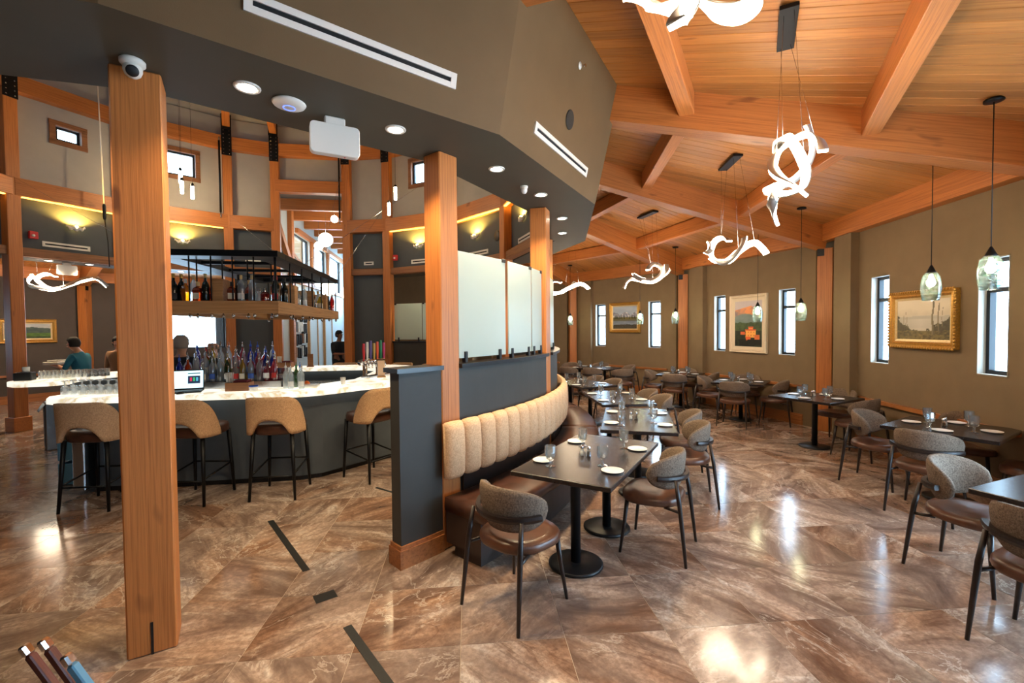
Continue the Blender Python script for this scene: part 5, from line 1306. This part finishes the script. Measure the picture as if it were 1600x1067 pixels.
# liquor steps on the bar's inner edge
t = thing('liquor_step_display', 'stainless stepped bottle display on the inner edge of the bar', 'bottle display', (CX, CY, 0), BAR_RZ)
for s, (v0, v1, z0, z1) in enumerate(((-1.5, -1.37, .84, 1.17), (-1.37, -1.24, .84, 1.24), (-1.24, -1.11, .84, 1.31))):
    b = MB(); b.box((.62, (v0 + v1) / 2, (z0 + z1) / 2), (1.25, v1 - v0, z1 - z0)); b.build('step', M['steel'], t, bevel=.003)
cols = ['blue', 'orange', 'clear', 'clear', 'clear', 'clear', 'green', 'clear', 'yellow', 'clear', 'clear', 'pink', 'pink', 'blue']
random.seed(5)
cn = 0
for s, (v0, z0) in enumerate(((-1.435, 1.17), (-1.305, 1.24), (-1.175, 1.31))):
    nb_ = 13 - s
    for i in range(nb_):
        cn += 1; g_ = cols[(i + s * 3 + (0 if s else 0)) % len(cols)]
        if s == 2 and i == 0: g_ = 'blue'
        if s == 2 and i == 1: g_ = 'red'
        p = BP(.07 + i * .09 + s * .04, v0 + random.uniform(-.02, .02), z0)
        sh_ = ['tall', 'round', 'tall', 'wine'][(i * 3 + s) % 4]
        bottle(p.x, p.y, p.z, sh_, g_, 'steel' if g_ not in ('blue', 'red') else g_, '%s %s bottle with pour spout, %s from left on the %s display step' % (names[sh_], g_, ORD[i], ['front', 'middle', 'top'][s]), [None, 'white', 'red', 'cream', 'blue'][(i + s) % 5], .98, spout=True, group='bottles on the step display')
# clear bottles beside
for i, (u_, v2, g_) in enumerate(((1.34, -1.62, 'clear'), (1.42, -1.70, 'clear'), (1.5, -1.6, 'clear'), (1.55, -1.72, 'clear'), (1.44, -1.55, 'green'))):
    p = BP(u_, v2, 1.09); bottle(p.x, p.y, p.z, 'tall', g_, ['white', 'steel', 'blue', 'white', 'green'][i], '%s bottle with %s top, %s of the group right of the straws' % (g_, ['white', 'steel', 'blue', 'white', 'green'][i], ORD[i]), 'white' if i in (1, 3) else None, .9, True, group='bottles right of the straws')

# ------------------------------------------------------------------ things on the bar
M['screen'] = emit('laptop_screen', (206, 236, 244), 1.6)
p = BP(-.08, -1.72, 1.09); t = thing('laptop', 'open laptop with lit screen on the bar right of the foreground post', 'laptop', p, BAR_RZ + rad(18))
p = Vector((-3.78, 5.22, 1.09)); t.location = p
b = MB(); b.box((0, 0, .009), (.36, .25, .018)); b.build('base', M['black'], t, bevel=.004)
b = MB(); b.box((0, -.02, .0195), (.31, .13, .003)); b.build('keyboard', plain('key_grey', (52, 54, 58), .5), t)
RX = Matrix.Translation((0, .12, .015)) @ Matrix.Rotation(rad(-12), 4, 'X')
b = MB(); b.box((0, 0, .12), (.36, .008, .235), RX); b.build('lid', M['black'], t)
b = MB(); b.box((0, -.005, .12), (.34, .003, .205), RX); s_ = b.build('screen', M['screen'], t)
b = MB(); b.box((.08, -.0075, .115), (.12, .002, .09), RX); b.build('window_on_screen', emit('screen_panel', (40, 60, 90), .8), s_)
for i, c_ in enumerate(((226, 60, 90), (70, 190, 120), (90, 190, 220))):
    b = MB(); b.box((.05 + i * .03, -.009, .12), (.02, .002, .045), RX); b.build('colour_block', emit('screen_block_%d' % i, c_, 1.0), s_)
b = MB(); b.box((.08, -.0075, .19), (.12, .002, .012), RX); b.build('title_bar', emit('screen_bar', (60, 120, 130), .7), s_)
p = Vector((-3.72, 5.08, 1.09)); t = thing('computer_mouse', 'dark computer mouse in front of the laptop', 'mouse', p)
b = MB(); b.lathe([(.03, 0), (.034, .008), (.028, .022), (.012, .03)], 14, squash=(1, 1.6)); b.build('shell', M['black'], t)
b = MB(); b.box((0, .03, .024), (.006, .03, .012)); b.build('wheel', M['steel'], t)
def caddy(p, label):
    t = thing('wooden_caddy', label, 'box', p, BAR_RZ, 'wooden bar caddies')
    b = MB()
    for s in (-1, 1): b.box((s * .12, 0, .05), (.012, .16, .1)); b.box((0, s * .08, .05), (.252, .012, .1))
    b.box((0, 0, .006), (.24, .15, .012)); b.build('tray', M['trimwood'], t, bevel=.002)
    b = MB(); b.box((.03, 0, .1), (.15, .13, .05)); b.build('napkin_stack', plain('maroon_napkin', (110, 40, 50), .9), t, bevel=.006)
    s2 = thing('straw_cup', 'white straws in the ' + label, 'straws', (p[0] - .11 * UU.x, p[1] - .11 * UU.y, p[2] + .012), 0, 'straw bunches')
    b = MB(); b.lathe([(.028, 0), (.034, .09), (.032, .09), (.026, .004)], 14); b.build('cup', M['glassware'], s2)
    for i in range(18):
        a = i * 2.4; r = .004 + .019 * (i / 18)
        b = MB(); b.tube([(r * cos(a), r * sin(a), .006), (r * 2.0 * cos(a), r * 2.0 * sin(a), .2)], .0055, 5); b.build('straw', M['ceramic'], s2)
caddy(BP(.86, -1.72, 1.09), 'wooden caddy on the near bar in front of the bottles')
caddy(BP(.28, 1.72, 1.09), 'wooden caddy on the far bar counter')
t = thing('tub', 'small white tub with blue lid on the bar', 'tub', BP(1.06, -1.85, 1.09))
b = MB(); b.lathe([(.04, 0), (.048, .05), (.048, .055)], 18); b.build('body', M['ceramic'], t); b = MB(); b.lathe([(.05, .055), (.05, .066), (.045, .07)], 18); b.build('lid', KM['blue'], t)
t = thing('bar_tray', 'white rectangular tray on the bar with an orange beside it', 'tray', BP(1.62, -1.62, 1.09), BAR_RZ)
b = MB(); b.box((0, 0, .02), (.2, .14, .04)); b.build('body', M['ceramic'], t, bevel=.01)
b = MB(); b.lathe([(.004, -.038), (.024, -.03), (.037, -.008), (.037, .01), (.024, .03), (.004, .038)], 16); o = b.build('orange_fruit', plain('orange_peel', (236, 116, 40), .5, bump=.002, bscale=300), None, BP(1.55, -1.52, 1.128)); tag(o, 'round orange fruit beside the clear bottles', 'orange')
t = thing('drinking_glass', 'small frosted tumbler near the inner edge of the bar', 'glass', BP(1.95, -1.35, 1.09)); b = MB(); b.lathe([(.028, 0), (.034, .09), (.031, .09), (.026, .006)], 16); b.build('body', M['ceramic'], t)
t = thing('menu_card', 'upright pale peach menu card on the bar by the taps', 'menu', BP(2.34, -.62, 1.09), rad(20))
b = MB(); b.box((0, 0, .125), (.1, .012, .25)); b.build('card', plain('peach_card', (236, 196, 160), .6), t); b = MB(); b.box((0, .0, .012), (.12, .06, .02)); b.build('foot', M['oak'], t)
t = thing('menu_card', 'upright brown menu holder on the far bar counter', 'menu', BP(.72, 1.75, 1.09), BAR_RZ)
b = MB(); b.box((0, 0, .13), (.1, .02, .24)); b.build('card', M['trimwood'], t); b = MB(); b.box((0, 0, .01), (.12, .07, .02)); b.build('foot', M['trimwood'], t)
# beer taps
t = thing('beer_tap_tower', 'chrome beer tap tower with coloured handles on the right side of the bar', 'beer tap', BP(2.16, -.32, 1.09), BAR_RZ + rad(62))
b = MB(); b.lathe([(.05, 0), (.05, .012), (.035, .02), (.035, .2)], 18, Matrix.Translation((-.16, 0, 0))); b.lathe([(.05, 0), (.05, .012), (.035, .02), (.035, .2)], 18, Matrix.Translation((.16, 0, 0)))
b.tube([(-.28, 0, .22), (.28, 0, .22)], .042, 16); b.build('tower', M['chrome'], t)
TC = [('red', (206, 40, 44)), ('white', (238, 236, 232)), ('purple', (96, 84, 150)), ('gold', (206, 170, 80)), ('orange', (236, 96, 50)), ('green', (30, 130, 80)), ('pink', (196, 50, 110))]
for i, (nm, rgb) in enumerate(TC):
    x = -.25 + i * .083
    b = MB(); b.tube([(x, 0, .22), (x, -.07, .2), (x, -.08, .13)], .011, 8); tp = b.build('faucet', M['chrome'], t)
    b = MB(); b.loft([[(x + sx * .012, -.05 + sy * .008, .25) for sx, sy in ((-1, -1), (1, -1), (1, 1), (-1, 1))], [(x + sx * .022, -.05 + sy * .012, .38) for sx, sy in ((-1, -1), (1, -1), (1, 1), (-1, 1))], [(x + sx * .02, -.05 + sy * .012, .5 + .02 * (i % 3)) for sx, sy in ((-1, -1), (1, -1), (1, 1), (-1, 1))]], sm=False)
    b.build('handle', plain('tap_' + nm, rgb, .35), tp, bevel=.004)
b = MB(); b.box((0, -.1, .01), (.56, .16, .02)); b.build('drip_tray', M['steel'], t)
# glasses standing upside down on the left part of the bar
inv = MB().lathe([(.038, 0), (.04, .07), (.03, .1), (.006, .108), (.005, .15), (.034, .158), (.035, .161), (.002, .162)], 12).mesh('upturned_glass', M['barglass'])
tum = MB().lathe([(.031, 0), (.036, .12), (.034, .12), (.029, .008)], 12).mesh('tumbler', M['barglass'])
random.seed(3)
for i in range(20):
    u_, v2 = -.95 + (i % 10) * .088 + .02 * (i // 10), -1.72 + (i // 10) * .085
    p = BP(u_, v2, 1.09); o = put(inv, 'stemmed_glass', p); tag(o, 'upturned stemmed glass, %s from left in the %s row beside the foreground post' % (ORD[i % 10], ['front', 'back'][i // 10]), 'glass', 'upturned glasses on the bar')
for i in range(18):
    u_, v2 = -2.80 + (i % 9) * .085 , .42 + (i // 9) * .09 + (i % 9) * .03
    p = BP(u_, v2, 1.09); o = put(tum, 'tumbler', p); tag(o, 'clear tumbler, %s from left in the %s row on the left bar limb' % (ORD[i % 9], ['front', 'back'][i // 9]), 'glass', 'tumblers on the left bar limb')
t = thing('receipt_printer', 'dark receipt printer on the left bar limb', 'printer', BP(-2.86, .22, 1.09), BAR_RZ + .3)
b = MB(); b.box((0, 0, .06), (.2, .16, .12)); b.build('body', M['black'], t, bevel=.01); b = MB(); b.box((0, .05, .122), (.12, .02, .01)); b.build('slot', M['steel'], t)
t = thing('storage_jar', 'pale jar standing on the dark printer at far left', 'jar', BP(-2.84, .22, 1.21)); b = MB(); b.lathe([(.04, 0), (.042, .07), (.038, .08)], 14); b.build('body', M['ceramic'], t)
t = thing('pos_terminal', 'dark point of sale screen behind the laptop', 'screen', BP(-.35, -1.05, .84), BAR_RZ)
b = MB(); b.box((0, 0, .2), (.05, .05, .4)); b.box((0, 0, .01), (.2, .2, .02)); b.build('stand', M['black'], t); b = MB(); b.box((0, .02, .42), (.34, .03, .24), Matrix.Rotation(rad(10), 4, 'X')); b.build('panel', M['black'], t, bevel=.008)

# ================================================================== LOBBY THINGS
t = thing('wall_art', 'group of dark spined books fixed on the pale lobby wall', 'wall art'); t.matrix_world = lm
random.seed(9)
for i in range(6):
    for j in range(5):
        b = MB(); x = 1.75 + i * .2 + (j % 2) * .05; z = 1.15 + j * .36 + random.uniform(-.05, .05)
        b.box((x, .05, z), (.07, .1, .3)); b.build('book', random.choice([LM['black'], LM['black'], M['trimwood'], LM['white']]), t)
M['globe'] = emit('globe_glow', (255, 240, 214), 12)
for i, (x, y, z, r) in enumerate(((1.45, 1.03, 4.43, .2), (1.0, 1.38, 4.93, .1), (2.2, .65, 4.38, .13), (2.0, .95, 3.05, .22), (2.75, 1.35, 2.98, .2))):
    t = thing('globe_pendant', ['large', 'small upper', 'left lower', 'wide beaded', 'far beaded'][i] + ' glowing globe pendant in the entrance lobby', 'pendant lamp'); t.matrix_world = lm @ Matrix.Translation((x, y, z))
    b = MB(); b.lathe([(r * sin(pi * q / 10) + .001, -r * cos(pi * q / 10)) for q in range(11)], 18); b.build('globe', M['globe'], t)
    b = MB(); b.tube([(0, 0, r), (0, 0, 5.2 - z)], .004, 5); b.build('cord', M['steel'], t)
# ================================================================== FLOOR STRIPS, LEANING BARS
M['tape'] = plain('black_floor_strip', (26, 28, 28), .55, var=.2, nscale=60)
for (p0, p1, w, lab) in (((-2.29, 4.24), (-1.545, 3.34), .05, 'long black strip on the floor near the bar stools'), ((-1.325, 2.97), (-1.215, 3.05), .10, 'short black square strip on the floor between the two long strips'), ((-1.01, 2.70), (-.60, 2.20), .05, 'long black strip on the floor at the bottom edge'), ((-1.56, 5.12), (-1.05, 4.77), .03, 'thin black strip on the floor beside the partition')):
    d = Vector(p1) - Vector(p0); b = MB(); b.box((d.length / 2, 0, .0012), (d.length, w, .0024)); o = b.build('floor_strip', M['tape'], None, (p0[0], p0[1], 0.0), math.atan2(d.y, d.x)); tag(o, lab, 'floor strip', 'black floor strips')
M['mahog'] = wood('mahogany', (104, 48, 36), (66, 28, 22), (40, 18, 16), .3)
for (x, y, z, lab) in ((-1.235, 1.13, .985, 'leftmost reddish wooden bar with metal cap in the bottom left corner'), (-1.155, 1.10, 1.02, 'tallest reddish wooden bar with metal cap in the bottom left corner'), (-1.08, 1.08, .995, 'rightmost blue-edged bar with metal cap in the bottom left corner')):
    top = Vector((x, y, z)); bot = Vector((x + .62, y + .04, 0.0)); d = bot - top; t = thing('leaning_bar', lab, 'wooden bar', bot, 0, 'leaning bars')
    b = MB(); L = d.length; b.box((L / 2, 0, 0), (L - .03, .020, .018)); o = b.build('shaft', M['mahog'] if 'blue' not in lab else M['bluepl'], t, bevel=.003); o.matrix_parent_inverse = Matrix(); o.matrix_local = Matrix.Translation(top - bot) @ d.to_track_quat('X', 'Z').to_matrix().to_4x4()
    b = MB(); b.box((.0, 0, 0), (.03, .023, .021)); o = b.build('cap', M['chrome'], t, bevel=.005); o.matrix_local = Matrix.Translation(top - bot) @ d.to_track_quat('X', 'Z').to_matrix().to_4x4()

# ================================================================== PEOPLE
def seg_d(p, a, b):
    ab = b - a; t = max(0, min(1, (p - a).dot(ab) / max(1e-9, ab.dot(ab)))); return (p - (a + ab * t)).length
def person(label, loc, rz, J, shirt, pants, hair, skin=(196, 146, 116), bald=False, sleeve=True, carried=None):
    """J: joint -> (position, radius); one skinned body"""
    bones = [('pel', 'bel'), ('bel', 'che'), ('che', 'neb'), ('neb', 'nek'), ('nek', 'jaw'), ('jaw', 'hed'), ('hed', 'crn'),
             ('che', 'shL'), ('shL', 'elL'), ('elL', 'wrL'), ('wrL', 'haL'), ('che', 'shR'), ('shR', 'elR'), ('elR', 'wrR'), ('wrR', 'haR'),
             ('pel', 'hiL'), ('hiL', 'knL'), ('knL', 'anL'), ('anL', 'toL'), ('pel', 'hiR'), ('hiR', 'knR'), ('knR', 'anR'), ('anR', 'toR')]
    # hands with five fingers
    extra = []
    for s in 'LR':
        w, h = Vector(J['wr' + s][0]), Vector(J['ha' + s][0]); d = (h - w).normalized(); side = d.cross(Vector((0, 0, 1)));
        if side.length < .1: side = Vector((0, 1, 0))
        side.normalize(); nrm = side.cross(d)
        for q, (off, L) in enumerate(((-.032, .062), (-.011, .075), (.011, .07), (.032, .055))):
            k1, k2 = 'f%s%da' % (s, q), 'f%s%db' % (s, q)
            J[k1] = (h + side * off + d * L * .55, .009); J[k2] = (h + side * off + d * L - nrm * .015, .008); extra += [('ha' + s, k1), (k1, k2)]
        k1, k2 = 'f%sta' % s, 'f%stb' % s
        J[k1] = (w + d * .035 + side * .045, .011); J[k2] = (w + d * .075 + side * .06, .009); extra += [('wr' + s, k1), (k1, k2)]
    bones += extra
    idx = {k_: i for i, k_ in enumerate(J)}
    me = bpy.data.meshes.new('body'); me.from_pydata([tuple(J[k_][0]) for k_ in J], [(idx[a], idx[b_]) for a, b_ in bones], [])
    o = bpy.data.objects.new('body', me); COL.objects.link(o)
    o.modifiers.new('skin', 'SKIN'); o.modifiers.new('sub', 'SUBSURF').levels = 1
    for k_ in J:
        sv = me.skin_vertices[0].data[idx[k_]]; r = J[k_][1]; sv.radius = r if isinstance(r, tuple) else (r, r); sv.use_root = (k_ == 'pel')
    dg = bpy.context.evaluated_depsgraph_get(); ev = o.evaluated_get(dg); nm = bpy.data.meshes.new_from_object(ev)
    bpy.data.objects.remove(o, do_unlink=True)
    key = label.split()[0]
    for m_ in (plain('skin_tone', skin, .5), plain('shirt_cloth', shirt, .9), plain('trouser_cloth', pants, .9), plain('shoe', (28, 26, 26), .5)): nm.materials.append(m_)
    bl = [(a, b_, Vector(J[a][0]), Vector(J[b_][0])) for a, b_ in bones]
    for f in nm.polygons:
        c_ = f.center; a, b_, _, _ = min(bl, key=lambda q: seg_d(c_, q[2], q[3]))
        if a[:2] in ('hi', 'kn') or (a == 'pel' and b_[:2] == 'hi'): mi = 2
        elif a[:2] == 'an': mi = 3
        elif a in ('neb', 'nek', 'jaw', 'hed') or a[:1] == 'f' or a[:2] in ('wr', 'ha') or b_[:1] == 'f' or (a[:2] == 'el' and sleeve): mi = 0
        else: mi = 1
        f.material_index = mi; f.use_smooth = True
    nm.name = 'person_body'
    t = thing('person', label, 'person', loc, rz)
    o = bpy.data.objects.new('body', nm); COL.objects.link(o); o.parent = t
    H = Vector(J['hed'][0]); hr = .092
    fw = Vector((0, 1, 0))
    # face
    b = MB(); b.loft([[(H.x + sx * w_, H.y + y_, H.z + z_) for sx in (-1, 1)] + [(H.x, H.y + y_ + .018 * k2, H.z + z_)] for z_, w_, y_, k2 in ((.012, .006, .085, .3), (-.02, .012, .088, 1.2), (-.03, .013, .084, .5))], sm=True); b.build('nose', nm.materials[0], t)
    b = MB()
    for s in (-1, 1): b.lathe([(.002, -.008), (.011, 0), (.002, .008)], 8, Matrix.Translation((H.x + s * .034, H.y + .084, H.z + .014)))
    b.build('eyes', M['black'], t)
    b = MB(); b.box((H.x, H.y + .086, H.z - .058), (.05, .012, .011)); b.build('mouth', plain('lip', (150, 88, 78), .6), t, bevel=.004)
    b = MB()
    for s in (-1, 1): b.lathe([(.003, -.028), (.014, -.01), (.016, .012), (.003, .028)], 8, Matrix.Translation((H.x + s * .083, H.y - .005, H.z)))
    b.build('ears', nm.materials[0], t)
    hm = plain('hair', hair, .8)
    rings = []
    for q in range(7):
        f = q / 6; z = H.z + (-.06 + .19 * f if not bald else -.05 + .05 * f); rr = hr * 1.08 * math.sqrt(max(.01, 1 - ((z - H.z - .012) / .128) ** 2))
        front = .30 + .75 * min(1, max(0, (z - H.z - .02) / .05))
        rings.append([(H.x + rr * cos(2 * pi * i / 20), H.y - .012 + rr * 1.1 * sin(2 * pi * i / 20) * (1 if sin(2 * pi * i / 20) < 0 else min(1, front)), z) for i in range(20)])
    b = MB(); b.loft(rings); b.build('hair', hm, t)
    return t
def stand(h=1.75, lean=0.0, armL=None, armR=None, w=1.0, bow=0.0):
    k_ = h / 1.75; V_ = lambda x, y, z: Vector((x * k_, y * k_, z * k_))
    L = lambda z: lean * max(0, z - .95)
    J = {'pel': (V_(0, 0, .95), (.15 * w, .11 * w)), 'bel': (V_(0, L(1.12), 1.12), (.15 * w, .11 * w)), 'che': (V_(0, L(1.36), 1.34), (.16 * w, .115 * w)), 'neb': (V_(0, L(1.46), 1.46), (.075, .07)), 'nek': (V_(0, L(1.5) + .005 + bow * .3, 1.52), .052),
         'jaw': (V_(0, L(1.55) + .025 + bow, 1.565), (.06, .07)), 'hed': (V_(0, L(1.62) + .015 + bow * 1.3, 1.645), (.078, .092)), 'crn': (V_(0, L(1.7) + .005 + bow * 1.3, 1.70), (.062, .072))}
    for s, q in (('L', -1), ('R', 1)):
        arm = (armL if s == 'L' else armR) or [(q * .23, L(1.12) - .03, 1.14), (q * .25, L(1.0) + .06, .90), (q * .25, L(1.0) + .09, .82)]
        J['sh' + s] = (V_(q * .175 * w, L(1.42), 1.41), .066 * w); J['el' + s] = (V_(*arm[0]), .047); J['wr' + s] = (V_(*arm[1]), .032); J['ha' + s] = (V_(*arm[2]), (.038, .022))
        J['hi' + s] = (V_(q * .09, 0, .88), .095 * w); J['kn' + s] = (V_(q * .1, .02, .49), .062); J['an' + s] = (V_(q * .105, -.01, .07), .043); J['to' + s] = (V_(q * .12, .14, .04), (.042, .03))
    return J
p = Vector((-8.15, 8.65, 0))
hold = [[(-.25, .16, 1.16), (-.12, .38, 1.22), (-.08, .45, 1.23)], [(.25, .16, 1.16), (.12, .38, 1.24), (.08, .45, 1.25)]]
person('person in a teal top bowing over a white tray at far left', p, rad(98), stand(1.68, .16, *hold, bow=.05), (38, 110, 136), (30, 34, 40), (24, 20, 20))
t = thing('serving_tray', 'white tray held by the person in teal at far left', 'tray', p + Vector((-.44, -.06, 1.19)), rad(98))
b = MB(); b.box((0, 0, .03), (.34, .26, .05)); b.build('body', M['ceramic'], t, bevel=.01); b = MB(); b.box((0.02, .02, .075), (.22, .18, .02)); b.build('folded_menu', M['ceramic'], t, bevel=.004)
person('person in a brown jacket mostly hidden behind the foreground post', (-8.02, 9.3, 0), rad(200), stand(1.68, .1, [(-.33, -.02, 1.16), (-.2, .16, 1.0), (-.14, .2, .96)], None), (132, 96, 68), (46, 40, 38), (20, 18, 18), sleeve=False)
person('grey-haired person in a dark shirt behind the bar, seen from behind', (-4.58, 6.28, 0), rad(10), stand(1.72, .03), (34, 36, 44), (30, 30, 36), (156, 146, 136))
person('bald person behind the bar bottles', (-4.70, 7.2, 0), rad(170), stand(1.66, .05), (52, 54, 60), (34, 34, 40), (150, 130, 112), bald=True, skin=(206, 158, 132))
person('person in a dark t-shirt standing at the entrance post', (-4.72, 12.35, 0), rad(250), stand(1.77, .05, [(-.25, .05, 1.15), (-.1, .25, 1.1), (-.03, .29, 1.1)], [(.25, .05, 1.15), (.1, .27, 1.14), (.03, .31, 1.14)], w=1.2), (34, 40, 48), (30, 34, 44), (24, 20, 18), skin=(150, 104, 80))
